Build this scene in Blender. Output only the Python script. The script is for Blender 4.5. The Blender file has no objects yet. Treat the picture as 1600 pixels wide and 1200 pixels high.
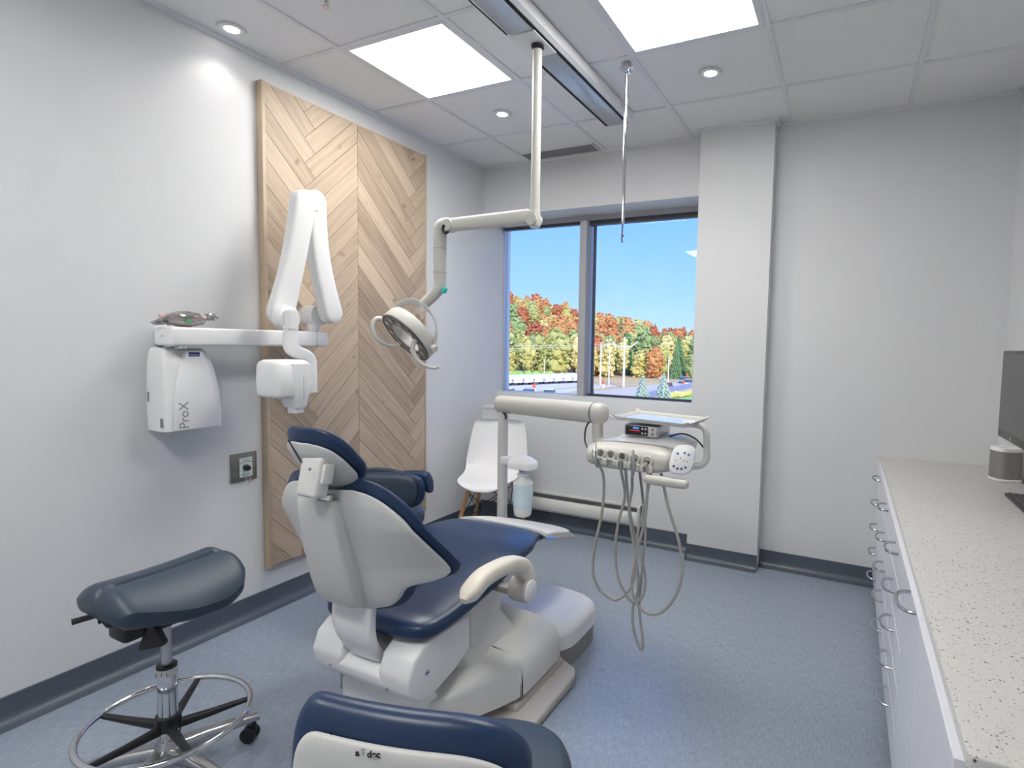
import bpy, bmesh, math, random
from mathutils import Vector, Matrix, Euler
from mathutils.geometry import tessellate_polygon
random.seed(7)
S = bpy.context.scene
COL = S.collection
PI = math.pi
H = 2.731            # ceiling height
YB = 3.664           # inner face of the window wall
XR = 3.34            # corner of window wall and right wall

# ------------------------------------------------------------------ camera
cam_d = bpy.data.cameras.new('camera'); cam = bpy.data.objects.new('camera', cam_d); COL.objects.link(cam)
S.camera = cam
R0 = Vector((0.898655851779553, 0.4381819836292495, 0.020352132200392673))
R1 = Vector((0.047818751443736415, -0.05173887023496393, -0.997515140896203))
R2 = Vector((-0.43604016681118757, 0.8973960321561187, -0.06744875386340372))
m = Matrix((R0, -R1, -R2)).transposed().to_4x4()
m.translation = Vector((2.624342, 0, 1.379841))
cam.matrix_world = m
cam_d.sensor_width = 36; cam_d.lens = 872.0766 / 1600 * 36
cam_d.shift_x = -0.06407; cam_d.shift_y = -0.0016
cam_d.clip_start = 0.02; cam_d.clip_end = 2000

# ------------------------------------------------------------------ world, sun, exposure
S.view_settings.view_transform = 'Standard'; S.view_settings.look = 'None'
S.view_settings.gamma = 1; S.view_settings.use_curve_mapping = False
S.view_settings.exposure = 0.0
W = bpy.data.worlds.new('sky'); S.world = W; W.use_nodes = True
nt = W.node_tree; nt.nodes.clear()
o = nt.nodes.new('ShaderNodeOutputWorld'); bg = nt.nodes.new('ShaderNodeBackground')
tc = nt.nodes.new('ShaderNodeTexCoord'); sx = nt.nodes.new('ShaderNodeSeparateXYZ'); cr = nt.nodes.new('ShaderNodeValToRGB')
nt.links.new(tc.outputs['Generated'], sx.inputs[0]); nt.links.new(sx.outputs['Z'], cr.inputs[0])
nt.links.new(cr.outputs[0], bg.inputs[0]); nt.links.new(bg.outputs[0], o.inputs[0])
e = cr.color_ramp.elements
e[0].position = 0.0; e[0].color = (0.64, 0.90, 1.35, 1)
e[1].position = 0.28; e[1].color = (0.21, 0.56, 1.65, 1)
x_ = e.new(0.10); x_.color = (0.42, 0.76, 1.5, 1)
x_ = e.new(0.55); x_.color = (0.55, 0.95, 2.4, 1)
bg.inputs[1].default_value = 1.05

def light(name, kind, loc, rot, energy, color=(1, 1, 1), **kw):
    d = bpy.data.lights.new(name, kind); d.energy = energy; d.color = color
    for k, v in kw.items(): setattr(d, k, v)
    ob = bpy.data.objects.new(name, d); COL.objects.link(ob); ob.location = loc; ob.rotation_euler = rot
    return ob
sun = light('sun', 'SUN', (0, -10, 30), (0, 0, 0), 4.4, (1.0, 0.93, 0.82), angle=0.01)
sun.rotation_euler = Vector((-0.55, 0.75, -0.62)).to_track_quat('-Z', 'Y').to_euler()

PANEL_GLOW = 23.0

# ------------------------------------------------------------------ materials
def new_mat(name):
    mt = bpy.data.materials.new(name); mt.use_nodes = True
    return mt, mt.node_tree, mt.node_tree.nodes['Principled BSDF']
def simple(name, col, rough=0.5, metal=0.0, noise=0.0, nscale=20, bump=0.0, bscale=200, coat=0.0, spec=0.5, obj_rand=False, trans=0.0, emit=0):
    mt, t, b = new_mat(name)
    b.inputs['Base Color'].default_value = (*col, 1); b.inputs['Roughness'].default_value = rough
    b.inputs['Metallic'].default_value = metal; b.inputs['Coat Weight'].default_value = coat
    b.inputs['Specular IOR Level'].default_value = spec; b.inputs['Transmission Weight'].default_value = trans
    if emit:
        b.inputs['Emission Color'].default_value = (*col, 1); b.inputs['Emission Strength'].default_value = emit
    c = t.nodes.new('ShaderNodeTexCoord')
    if noise:
        n = t.nodes.new('ShaderNodeTexNoise'); n.inputs['Scale'].default_value = nscale; n.inputs['Detail'].default_value = 4
        t.links.new(c.outputs['Object'], n.inputs[0])
        r = t.nodes.new('ShaderNodeMapRange'); r.inputs[3].default_value = 1 - noise; r.inputs[4].default_value = 1 + noise
        t.links.new(n.outputs[0], r.inputs[0])
        mx = t.nodes.new('ShaderNodeVectorMath'); mx.operation = 'SCALE'; mx.inputs[0].default_value = col
        t.links.new(r.outputs[0], mx.inputs['Scale']); t.links.new(mx.outputs[0], b.inputs['Base Color'])
    if bump:
        n2 = t.nodes.new('ShaderNodeTexNoise'); n2.inputs['Scale'].default_value = bscale; n2.inputs['Detail'].default_value = 3
        t.links.new(c.outputs['Object'], n2.inputs[0])
        bp = t.nodes.new('ShaderNodeBump'); bp.inputs['Strength'].default_value = bump; bp.inputs['Distance'].default_value = 0.002
        t.links.new(n2.outputs[0], bp.inputs['Height']); t.links.new(bp.outputs[0], b.inputs['Normal'])
    return mt
M = {}
M['wall'] = simple('wall_paint', (0.66, 0.665, 0.68), 0.7, noise=0.015, nscale=6, bump=0.12, bscale=260)
M['ceil'] = simple('ceiling_tile', (0.80, 0.795, 0.80), 0.9, noise=0.04, nscale=300, bump=0.35, bscale=500)
M['tbar'] = simple('ceiling_grid_metal', (0.72, 0.72, 0.75), 0.5)
M['frame_grey'] = simple('window_frame_metal', (0.40, 0.40, 0.42), 0.4, metal=0.0)
M['frame_white'] = simple('window_sill_paint', (0.66, 0.67, 0.69), 0.45)
M['dark_seal'] = simple('window_seal', (0.05, 0.055, 0.07), 0.5)
M['trimwhite'] = simple('white_trim', (0.72, 0.72, 0.73), 0.5)
M['plastic'] = simple('warm_white_plastic', (0.66, 0.655, 0.64), 0.32, noise=0.01)
M['white'] = simple('cool_white_plastic', (0.80, 0.80, 0.81), 0.3)
M['xwhite'] = simple('xray_white_enamel', (0.80, 0.80, 0.80), 0.35)
M['shellgrey'] = simple('backrest_shell_plastic', (0.57, 0.57, 0.56), 0.45, bump=0.05, bscale=500)
M['cream'] = simple('cream_plastic', (0.72, 0.67, 0.58), 0.4)
M['taupe'] = simple('taupe_painted_metal', (0.46, 0.43, 0.40), 0.45)
M['greyedge'] = simple('grey_plastic_edge', (0.27, 0.26, 0.25), 0.5)
M['lamp'] = simple('operatory_light_plastic', (0.56, 0.55, 0.51), 0.35)
M['vinyl'] = simple('navy_vinyl_upholstery', (0.009, 0.029, 0.082), 0.33, noise=0.05, nscale=4, bump=0.08, bscale=600)
M['vinylgrey'] = simple('slate_blue_vinyl_upholstery', (0.030, 0.048, 0.075), 0.42, noise=0.05, nscale=5, bump=0.08, bscale=600)
M['railcover'] = simple('satin_rail_cover', (0.42, 0.43, 0.45), 0.3, metal=0.5)
M['ventgrey'] = simple('vent_grey', (0.34, 0.34, 0.36), 0.5)
M['traytop'] = simple('glossy_tray', (0.62, 0.66, 0.70), 0.18, metal=0.35)
M['black'] = simple('black_plastic', (0.012, 0.012, 0.013), 0.4)
M['blackgap'] = simple('shadow_gap_rubber', (0.006, 0.006, 0.006), 0.8)
M['chrome'] = simple('chrome', (0.72, 0.73, 0.75), 0.08, metal=1)
M['steel'] = simple('brushed_steel', (0.52, 0.52, 0.53), 0.3, metal=1)
M['plate'] = simple('brushed_wall_plate', (0.27, 0.26, 0.24), 0.4, metal=0.8)
M['grey_hose'] = simple('grey_hose_rubber', (0.40, 0.39, 0.37), 0.45)
M['beech'] = simple('beech_wood', (0.45, 0.25, 0.11), 0.45, noise=0.15, nscale=30)
M['cab'] = simple('white_laminate', (0.72, 0.73, 0.78), 0.35)
M['cabgap'] = simple('cabinet_gap', (0.28, 0.28, 0.30), 0.7)
M['toekick'] = simple('black_toe_kick', (0.03, 0.03, 0.035), 0.6)
M['handle'] = simple('satin_nickel', (0.50, 0.53, 0.58), 0.22, metal=1)
M['darkgrey'] = simple('dark_grey_plastic', (0.075, 0.073, 0.072), 0.45)
M['screen'] = simple('monitor_screen', (0.062, 0.062, 0.062), 0.3)
M['speaker'] = simple('speaker_grille', (0.26, 0.255, 0.25), 0.45, metal=0.4, bump=0.4, bscale=900)
M['badge'] = simple('silver_badge', (0.6, 0.6, 0.6), 0.3)
M['ink'] = simple('black_ink', (0.02, 0.02, 0.02), 0.6)
M['greyink'] = simple('grey_ink', (0.25, 0.25, 0.26), 0.6)
M['navyink'] = simple('navy_label', (0.02, 0.03, 0.16), 0.4)
M['labelwhite'] = simple('label_white', (0.62, 0.70, 0.66), 0.5)
M['teal'] = simple('teal_sensor_cap', (0.03, 0.55, 0.45), 0.4)
M['panelblue'] = simple('blue_key_print', (0.05, 0.13, 0.40), 0.5)
M['redled'] = simple('red_display', (0.8, 0.03, 0.03), 0.4, emit=0.5)
M['blueled'] = simple('blue_display', (0.1, 0.3, 0.9), 0.4, emit=0.5)
M['ledface'] = simple('led_reflector', (0.17, 0.18, 0.20), 0.2, metal=0.6)
M['ledlens'] = simple('led_lens', (0.55, 0.56, 0.58), 0.1, metal=0.3)
M['white_shell'] = simple('white_moulded_shell', (0.82, 0.82, 0.84), 0.35)
M['heater'] = simple('heater_enamel', (0.62, 0.62, 0.60), 0.4)
M['heaterdark'] = simple('heater_slot', (0.09, 0.09, 0.09), 0.6)
M['pink'] = simple('pink_cord', (0.60, 0.45, 0.46), 0.7)
M['greendot'] = simple('green_sticker', (0.02, 0.25, 0.08), 0.5)
M['water'] = simple('bottle_water', (0.56, 0.70, 0.76), 0.25)
M['dome'] = simple('bottle_plastic', (0.66, 0.68, 0.68), 0.3)

def emis(name, col, s):
    mt, t, b = new_mat(name); b.inputs['Base Color'].default_value = (*col, 1)
    b.inputs['Emission Color'].default_value = (*col, 1); b.inputs['Emission Strength'].default_value = s
    return mt
M['diffuser'] = emis('light_diffuser', (1.0, 0.985, 0.94), PANEL_GLOW)
M['bulb'] = emis('downlight_bulb', (1.0, 0.95, 0.93), 14)

def floor_mat():
    mt, t, b = new_mat('blue_grey_vinyl_floor')
    c = t.nodes.new('ShaderNodeTexCoord'); mp = t.nodes.new('ShaderNodeMapping')
    mp.inputs['Scale'].default_value = (260, 30, 1); t.links.new(c.outputs['Object'], mp.inputs[0])
    n = t.nodes.new('ShaderNodeTexNoise'); n.inputs['Scale'].default_value = 1; n.inputs['Detail'].default_value = 6; n.inputs['Roughness'].default_value = 0.7
    t.links.new(mp.outputs[0], n.inputs[0])
    r = t.nodes.new('ShaderNodeValToRGB'); r.color_ramp.elements[0].position = 0.3; r.color_ramp.elements[1].position = 0.72
    r.color_ramp.elements[0].color = (0.19, 0.222, 0.28, 1); r.color_ramp.elements[1].color = (0.35, 0.40, 0.48, 1)
    t.links.new(n.outputs[0], r.inputs[0]); t.links.new(r.outputs[0], b.inputs['Base Color'])
    b.inputs['Roughness'].default_value = 0.27
    n2 = t.nodes.new('ShaderNodeTexNoise'); n2.inputs['Scale'].default_value = 140; t.links.new(c.outputs['Object'], n2.inputs[0])
    bp = t.nodes.new('ShaderNodeBump'); bp.inputs['Strength'].default_value = 0.15; bp.inputs['Distance'].default_value = 0.002
    t.links.new(n2.outputs[0], bp.inputs['Height']); t.links.new(bp.outputs[0], b.inputs['Normal'])
    return mt
M['floor'] = floor_mat()
M['base'] = simple('cove_base_vinyl', (0.075, 0.092, 0.12), 0.35, noise=0.25, nscale=120)

def wood_mat():
    mt, t, b = new_mat('chevron_oak_planks')
    a = t.nodes.new('ShaderNodeAttribute'); a.attribute_name = 'tone'
    c = t.nodes.new('ShaderNodeAttribute'); c.attribute_name = 'grain'
    mp = t.nodes.new('ShaderNodeMapping'); mp.inputs['Scale'].default_value = (3.0, 45, 1)
    t.links.new(c.outputs['Vector'], mp.inputs[0])
    n = t.nodes.new('ShaderNodeTexNoise'); n.inputs['Scale'].default_value = 1; n.inputs['Detail'].default_value = 6; n.inputs['Distortion'].default_value = 0.6
    t.links.new(mp.outputs[0], n.inputs[0])
    ramp = t.nodes.new('ShaderNodeValToRGB'); q = ramp.color_ramp.elements
    q[0].position = 0; q[0].color = (0.25, 0.18, 0.13, 1); q[1].position = 1; q[1].color = (0.56, 0.445, 0.335, 1)
    k = q.new(0.5); k.color = (0.42, 0.325, 0.24, 1)
    ad = t.nodes.new('ShaderNodeMath'); ad.operation = 'ADD'
    mr = t.nodes.new('ShaderNodeMapRange'); mr.inputs[1].default_value = 0.3; mr.inputs[2].default_value = 0.7; mr.inputs[3].default_value = -0.2; mr.inputs[4].default_value = 0.2
    t.links.new(n.outputs[0], mr.inputs[0]); t.links.new(a.outputs['Fac'], ad.inputs[0]); t.links.new(mr.outputs[0], ad.inputs[1])
    t.links.new(ad.outputs[0], ramp.inputs[0])
    # knots
    v = t.nodes.new('ShaderNodeTexNoise'); v.inputs['Scale'].default_value = 9; v.inputs['Detail'].default_value = 1
    t.links.new(c.outputs['Vector'], v.inputs[0])
    kr = t.nodes.new('ShaderNodeMapRange'); kr.inputs[1].default_value = 0.70; kr.inputs[2].default_value = 0.76; kr.inputs[3].default_value = 0; kr.inputs[4].default_value = 0.6
    t.links.new(v.outputs[0], kr.inputs[0])
    mx = t.nodes.new('ShaderNodeMix'); mx.data_type = 'RGBA'; mx.inputs['B'].default_value = (0.16, 0.11, 0.08, 1)
    t.links.new(kr.outputs[0], mx.inputs['Factor']); t.links.new(ramp.outputs[0], mx.inputs['A'])
    t.links.new(mx.outputs['Result'], b.inputs['Base Color']); b.inputs['Roughness'].default_value = 0.55
    return mt
M['planks'] = wood_mat()
M['woodedge'] = simple('oak_frame', (0.47, 0.37, 0.265), 0.5, noise=0.12, nscale=18)

def counter_mat():
    mt, t, b = new_mat('speckled_quartz_laminate')
    c = t.nodes.new('ShaderNodeTexCoord')
    prev = None
    base = (0.60, 0.585, 0.565, 1)
    def layer(scale, thr, colr, prev, sx=1.0):
        mp = t.nodes.new('ShaderNodeMapping'); mp.inputs['Scale'].default_value = (1, sx, 1); mp.inputs['Location'].default_value = (scale, scale * 2, 0)
        t.links.new(c.outputs['Object'], mp.inputs[0])
        v = t.nodes.new('ShaderNodeTexVoronoi'); v.inputs['Scale'].default_value = scale; t.links.new(mp.outputs[0], v.inputs[0])
        sp = t.nodes.new('ShaderNodeSeparateColor'); t.links.new(v.outputs['Color'], sp.inputs[0])
        g = t.nodes.new('ShaderNodeMath'); g.operation = 'GREATER_THAN'; g.inputs[1].default_value = thr; t.links.new(sp.outputs[0], g.inputs[0])
        d = t.nodes.new('ShaderNodeMath'); d.operation = 'LESS_THAN'; d.inputs[1].default_value = 0.42; t.links.new(v.outputs['Distance'], d.inputs[0])
        mu = t.nodes.new('ShaderNodeMath'); mu.operation = 'MULTIPLY'; t.links.new(g.outputs[0], mu.inputs[0]); t.links.new(d.outputs[0], mu.inputs[1])
        mx = t.nodes.new('ShaderNodeMix'); mx.data_type = 'RGBA'; mx.inputs['B'].default_value = colr
        t.links.new(mu.outputs[0], mx.inputs['Factor'])
        if prev is None: mx.inputs['A'].default_value = base
        else: t.links.new(prev, mx.inputs['A'])
        return mx.outputs['Result']
    p = layer(420, 0.72, (0.66, 0.64, 0.60, 1), None)
    p = layer(300, 0.86, (0.42, 0.39, 0.36, 1), p)
    p = layer(230, 0.93, (0.20, 0.16, 0.13, 1), p)
    p = layer(170, 0.965, (0.10, 0.085, 0.07, 1), p)
    t.links.new(p, b.inputs['Base Color']); b.inputs['Roughness'].default_value = 0.35
    return mt
M['counter'] = counter_mat()

def glass_mat(name, tint=(0.97, 0.985, 1.0), ior=1.45, base=0.0, rough=0.0):
    mt = bpy.data.materials.new(name); mt.use_nodes = True; t = mt.node_tree; t.nodes.clear()
    o = t.nodes.new('ShaderNodeOutputMaterial'); tr = t.nodes.new('ShaderNodeBsdfTransparent'); tr.inputs[0].default_value = (*tint, 1)
    g = t.nodes.new('ShaderNodeBsdfGlossy'); g.inputs['Roughness'].default_value = rough
    f = t.nodes.new('ShaderNodeFresnel'); f.inputs[0].default_value = ior
    ad = t.nodes.new('ShaderNodeMath'); ad.operation = 'ADD'; ad.inputs[1].default_value = base; ad.use_clamp = True
    t.links.new(f.outputs[0], ad.inputs[0])
    mx = t.nodes.new('ShaderNodeMixShader'); t.links.new(ad.outputs[0], mx.inputs[0]); t.links.new(tr.outputs[0], mx.inputs[1]); t.links.new(g.outputs[0], mx.inputs[2])
    t.links.new(mx.outputs[0], o.inputs[0])
    return mt
M['glass'] = glass_mat('window_glass', ior=1.3)
M['clear'] = glass_mat('clear_toe_cover_plastic', (0.86, 0.87, 0.89), 1.5, 0.30, 0.05)
M['film'] = glass_mat('clear_plastic_bag', (0.80, 0.79, 0.80), 1.45, 0.30, 0.25)

def leaf_mat(name, cols):
    mt, t, b = new_mat(name)
    oi = t.nodes.new('ShaderNodeObjectInfo'); c = t.nodes.new('ShaderNodeTexCoord')
    n = t.nodes.new('ShaderNodeTexNoise'); n.inputs['Scale'].default_value = 7; n.inputs['Detail'].default_value = 5; n.inputs['Roughness'].default_value = 0.75
    t.links.new(c.outputs['Object'], n.inputs[0])
    mr = t.nodes.new('ShaderNodeMapRange'); mr.inputs[1].default_value = 0.3; mr.inputs[2].default_value = 0.7; mr.inputs[3].default_value = -0.35; mr.inputs[4].default_value = 0.35
    t.links.new(n.outputs[0], mr.inputs[0])
    ad = t.nodes.new('ShaderNodeMath'); ad.operation = 'ADD'; t.links.new(oi.outputs['Random'], ad.inputs[0]); t.links.new(mr.outputs[0], ad.inputs[1])
    r = t.nodes.new('ShaderNodeValToRGB'); r.color_ramp.elements[0].color = (*cols[0], 1); r.color_ramp.elements[1].color = (*cols[-1], 1)
    for i, cc in enumerate(cols[1:-1]):
        k = r.color_ramp.elements.new((i + 1) / (len(cols) - 1)); k.color = (*cc, 1)
    t.links.new(ad.outputs[0], r.inputs[0]); t.links.new(r.outputs[0], b.inputs['Base Color'])
    b.inputs['Roughness'].default_value = 0.8; b.inputs['Specular IOR Level'].default_value = 0.1
    return mt
M['leaf_red'] = leaf_mat('red_orange_leaves', [(0.40, 0.12, 0.06), (0.60, 0.25, 0.09), (0.60, 0.38, 0.14)])
M['leaf_yellow'] = leaf_mat('yellow_leaves', [(0.36, 0.38, 0.12), (0.60, 0.52, 0.16), (0.70, 0.60, 0.26)])
M['leaf_green'] = leaf_mat('green_leaves', [(0.16, 0.25, 0.09), (0.30, 0.38, 0.14), (0.48, 0.50, 0.18)])
M['leaf_dark'] = leaf_mat('dark_green_needles', [(0.06, 0.15, 0.07), (0.14, 0.24, 0.10), (0.20, 0.32, 0.13)])
M['leaf_spruce'] = leaf_mat('blue_spruce_needles', [(0.18, 0.26, 0.17), (0.28, 0.37, 0.26), (0.42, 0.50, 0.38)])
M['hedge'] = leaf_mat('bright_hedge_leaves', [(0.26, 0.40, 0.08), (0.38, 0.52, 0.10)])
M['yshrub'] = leaf_mat('yellow_shrub_leaves', [(0.55, 0.47, 0.12), (0.66, 0.58, 0.20)])
M['bark'] = simple('bark', (0.20, 0.15, 0.11), 0.9)
M['hill'] = simple('dry_hill_ground', (0.42, 0.22, 0.08), 0.9, noise=0.4, nscale=0.2)
M['field'] = simple('dry_grass_field', (0.52, 0.36, 0.15), 0.9, noise=0.3, nscale=0.3)
M['asphalt'] = simple('asphalt', (0.52, 0.43, 0.30), 0.9, noise=0.1, nscale=0.8)
M['kerb'] = simple('pale_concrete', (0.56, 0.50, 0.42), 0.9, noise=0.06, nscale=1)
M['lawn'] = simple('mown_lawn', (0.30, 0.46, 0.12), 0.9, noise=0.12, nscale=1)
M['bandblue'] = simple('blue_grey', (0.30, 0.31, 0.42), 0.8)
M['poleconc'] = simple('bleached_pole_wood', (0.72, 0.68, 0.60), 0.8)
M['carwhite'] = simple('white_car_paint', (0.8, 0.8, 0.82), 0.3)
M['cargrey'] = simple('grey_car_paint', (0.25, 0.28, 0.34), 0.3)
M['carred'] = simple('red_car_paint', (0.55, 0.05, 0.05), 0.3)
M['conered'] = simple('orange_red_marker', (0.85, 0.12, 0.05), 0.5)

# ------------------------------------------------------------------ mesh helpers
class MB:
    def __init__(s): s.bm = bmesh.new()
    def box(s, lo, hi, bev=0.0, seg=2, rot=None, piv=None):
        lo = Vector(lo); hi = Vector(hi); c = (lo + hi) / 2; d = hi - lo
        b = bmesh.new(); bmesh.ops.create_cube(b, size=1.0)
        for v in b.verts: v.co = Vector((v.co.x * d.x, v.co.y * d.y, v.co.z * d.z))
        if bev > 0:
            bev = min(bev, min(d) * 0.49)
            bmesh.ops.bevel(b, geom=list(b.edges), offset=bev, segments=seg, profile=0.5, affect='EDGES')
        for v in b.verts:
            v.co = v.co + c
            if rot is not None:
                p = Vector(piv) if piv is not None else c
                v.co = p + rot @ (v.co - p)
        s.join(b); return s
    def join(s, b):
        me = bpy.data.meshes.new('tmp'); b.to_mesh(me); b.free(); s.bm.from_mesh(me); bpy.data.meshes.remove(me)
    def rings(s, rings, closed=False, caps=True):
        bm = s.bm; vr = [[bm.verts.new(p) for p in r] for r in rings]
        n = len(vr[0]); pairs = list(zip(vr, vr[1:])) + ([(vr[-1], vr[0])] if closed else [])
        for a, b in pairs:
            for i in range(n):
                j = (i + 1) % n
                try: bm.faces.new((a[i], a[j], b[j], b[i]))
                except ValueError: pass
        if caps and not closed:
            for r in (vr[0], vr[-1]):
                c = sum((v.co for v in r), Vector()) / n
                cv = bm.verts.new(c)
                for i in range(n): bm.faces.new((r[i], r[(i + 1) % n], cv))
        return s
    def cyl(s, p, q, r, r2=None, seg=24, caps=True):
        return s.tube([p, q], [r, r if r2 is None else r2], seg, caps=caps)
    def tube(s, path, r, seg=16, closed=False, flat=1.0, up=(0, 0, 1), caps=True, smooth=0):
        P = [Vector(p) for p in path]
        if smooth: 
            if not isinstance(r, (int, float)):
                r = crv_scalar(r, smooth, len(P), closed)
            P = crv(P, smooth, closed)
        n = len(P); rr = [r] * n if isinstance(r, (int, float)) else list(r)
        T = []
        for i in range(n):
            a = P[(i - 1) % n] if (closed or i > 0) else P[i]; b = P[(i + 1) % n] if (closed or i < n - 1) else P[i]
            T.append((b - a).normalized())
        u = Vector(up); 
        if abs(u.dot(T[0])) > 0.95: u = Vector((1, 0, 0)) if abs(T[0].x) < 0.9 else Vector((0, 1, 0))
        u = (u - T[0] * u.dot(T[0])).normalized(); rings = []
        for i in range(n):
            u = (u - T[i] * u.dot(T[i])).normalized(); w = T[i].cross(u)
            rings.append([P[i] + (u * math.cos(a) * flat + w * math.sin(a)) * rr[i] for a in [2 * PI * k / seg for k in range(seg)]])
        return s.rings(rings, closed, caps)
    def lathe(s, prof, c=(0, 0, 0), axis=(0, 0, 1), seg=28):
        ax = Vector(axis).normalized(); q = Vector((0, 0, 1)).rotation_difference(ax); c = Vector(c)
        rings = [[c + q @ Vector((r * math.cos(2 * PI * k / seg), r * math.sin(2 * PI * k / seg), z)) for k in range(seg)] for r, z in prof]
        return s.rings(rings)
    def prism(s, poly, axis, lo, hi, bev=0.0, seg=2):
        """poly: points in the two other axes (cyclic order xyz without axis)"""
        b = bmesh.new()
        def mk(p, t):
            return {'x': (t, p[0], p[1]), 'y': (p[0], t, p[1]), 'z': (p[0], p[1], t)}[axis]
        vs = [b.verts.new(mk(p, lo)) for p in poly]; ws = [b.verts.new(mk(p, hi)) for p in poly]
        n = len(poly)
        fs = [b.faces.new(vs), b.faces.new(ws[::-1])]
        for i in range(n):
            j = (i + 1) % n; b.faces.new((vs[j], vs[i], ws[i], ws[j]))
        bmesh.ops.recalc_face_normals(b, faces=list(b.faces))
        if bev > 0: bmesh.ops.bevel(b, geom=list(b.edges), offset=bev, segments=seg, profile=0.5, affect='EDGES', clamp_overlap=True)
        s.join(b); return s
    def ball(s, c, r, scale=(1, 1, 1), sub=2, noise=0, rnd=random):
        b = bmesh.new(); bmesh.ops.create_icosphere(b, subdivisions=sub, radius=r)
        for v in b.verts:
            k = 1 + (rnd.uniform(-noise, noise) if noise else 0)
            v.co = Vector((v.co.x * scale[0] * k, v.co.y * scale[1] * k, v.co.z * scale[2] * k)) + Vector(c)
        s.join(b); return s
    def build(s, name, mat, parent=None, smooth=True, ang=35):
        bm = s.bm; bmesh.ops.recalc_face_normals(bm, faces=list(bm.faces))
        me = bpy.data.meshes.new(name); bm.to_mesh(me); bm.free()
        if smooth:
            me.polygons.foreach_set('use_smooth', [True] * len(me.polygons)); me.set_sharp_from_angle(angle=math.radians(ang))
        me.materials.append(M[mat] if isinstance(mat, str) else mat)
        ob = bpy.data.objects.new(name, me); COL.objects.link(ob)
        if parent is not None: attach(ob, parent)
        return ob
def attach(ob, parent):
    ob.parent = parent
    mp = Matrix.Identity(4)
    q = parent; acc = Matrix.Identity(4)
    while q is not None:
        acc = q.matrix_basis @ q.matrix_parent_inverse.inverted() @ acc if False else (q.matrix_parent_inverse @ q.matrix_basis) @ acc
        q = q.parent
    ob.matrix_parent_inverse = acc.inverted()
def crv(P, k, closed=False):
    n = len(P); out = []
    for i in range(n if closed else n - 1):
        p0 = P[(i - 1) % n] if (closed or i > 0) else P[i]; p1 = P[i]; p2 = P[(i + 1) % n]
        p3 = P[(i + 2) % n] if (closed or i < n - 2) else P[(i + 1) % n]
        for j in range(k):
            t = j / k
            out.append(0.5 * ((2 * p1) + (p2 - p0) * t + (2 * p0 - 5 * p1 + 4 * p2 - p3) * t * t + (3 * p1 - p0 - 3 * p2 + p3) * t ** 3))
    if not closed: out.append(P[-1])
    return out
def crv_scalar(r, k, n, closed):
    V = [Vector((x, 0, 0)) for x in r]; return [v.x for v in crv(V, k, closed)]
def interp(tab, x):
    """smooth (monotone cubic) table lookup"""
    n = len(tab)
    if x <= tab[0][0]: return tab[0][1]
    if x >= tab[-1][0]: return tab[-1][1]
    d = [(tab[i + 1][1] - tab[i][1]) / (tab[i + 1][0] - tab[i][0]) for i in range(n - 1)]
    ms = [d[0]] + [0 if d[i - 1] * d[i] <= 0 else 2 * d[i - 1] * d[i] / (d[i - 1] + d[i]) for i in range(1, n - 1)] + [d[-1]]
    for i in range(n - 1):
        if tab[i][0] <= x <= tab[i + 1][0]:
            h = tab[i + 1][0] - tab[i][0]; t = (x - tab[i][0]) / h
            return ((2 * t ** 3 - 3 * t * t + 1) * tab[i][1] + (t ** 3 - 2 * t * t + t) * h * ms[i] + (-2 * t ** 3 + 3 * t * t) * tab[i + 1][1] + (t ** 3 - t * t) * h * ms[i + 1])
def sring(c, U, V, a, b, n=2.0, seg=40):
    c = Vector(c); U = Vector(U); V = Vector(V); out = []
    for k in range(seg):
        t = 2 * PI * k / seg; x = math.cos(t); y = math.sin(t)
        out.append(c + U * (math.copysign(abs(x) ** (2 / n), x) * a) + V * (math.copysign(abs(y) ** (2 / n), y) * b))
    return out
def thing(name, label, cat, loc=(0, 0, 0), group=None):
    ob = bpy.data.objects.new(name, None); COL.objects.link(ob); ob.location = loc; ob.empty_display_size = 0.1
    ob['label'] = label; ob['category'] = cat
    if group: ob['group'] = group
    return ob
def tag(ob, label, cat, group=None, kind=None):
    ob['label'] = label; ob['category'] = cat
    if group: ob['group'] = group
    if kind: ob['kind'] = kind
    return ob
def struct(ob): ob['kind'] = 'structure'; return ob
def copy_tree(o, parent=None, link_inv=True):
    c = o.copy(); COL.objects.link(c)
    if parent is not None:
        c.parent = parent; c.matrix_parent_inverse = o.matrix_parent_inverse.copy()
    for ch in list(o.children): copy_tree(ch, c)
    return c
def text(name, body, size, mat, origin, xdir, ydir, parent=None, ext=0.0004, bold=0.0, align='CENTER'):
    cu = bpy.data.curves.new(name, 'FONT'); cu.body = body; cu.size = size; cu.extrude = ext; cu.align_x = align; cu.align_y = 'CENTER'; cu.offset = bold
    t = bpy.data.objects.new(name + '_src', cu); COL.objects.link(t)
    bpy.context.view_layer.update()
    me = bpy.data.meshes.new_from_object(t.evaluated_get(bpy.context.evaluated_depsgraph_get()))
    bpy.data.objects.remove(t); bpy.data.curves.remove(cu)
    X = Vector(xdir).normalized(); Y = Vector(ydir); Y = (Y - X * Y.dot(X)).normalized(); Z = X.cross(Y)
    mm = Matrix((X, Y, Z)).transposed().to_4x4(); mm.translation = Vector(origin)
    me.transform(mm); me.materials.clear(); me.materials.append(M[mat])
    ob = bpy.data.objects.new(name, me); COL.objects.link(ob)
    if parent is not None: attach(ob, parent)
    return ob

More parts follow.
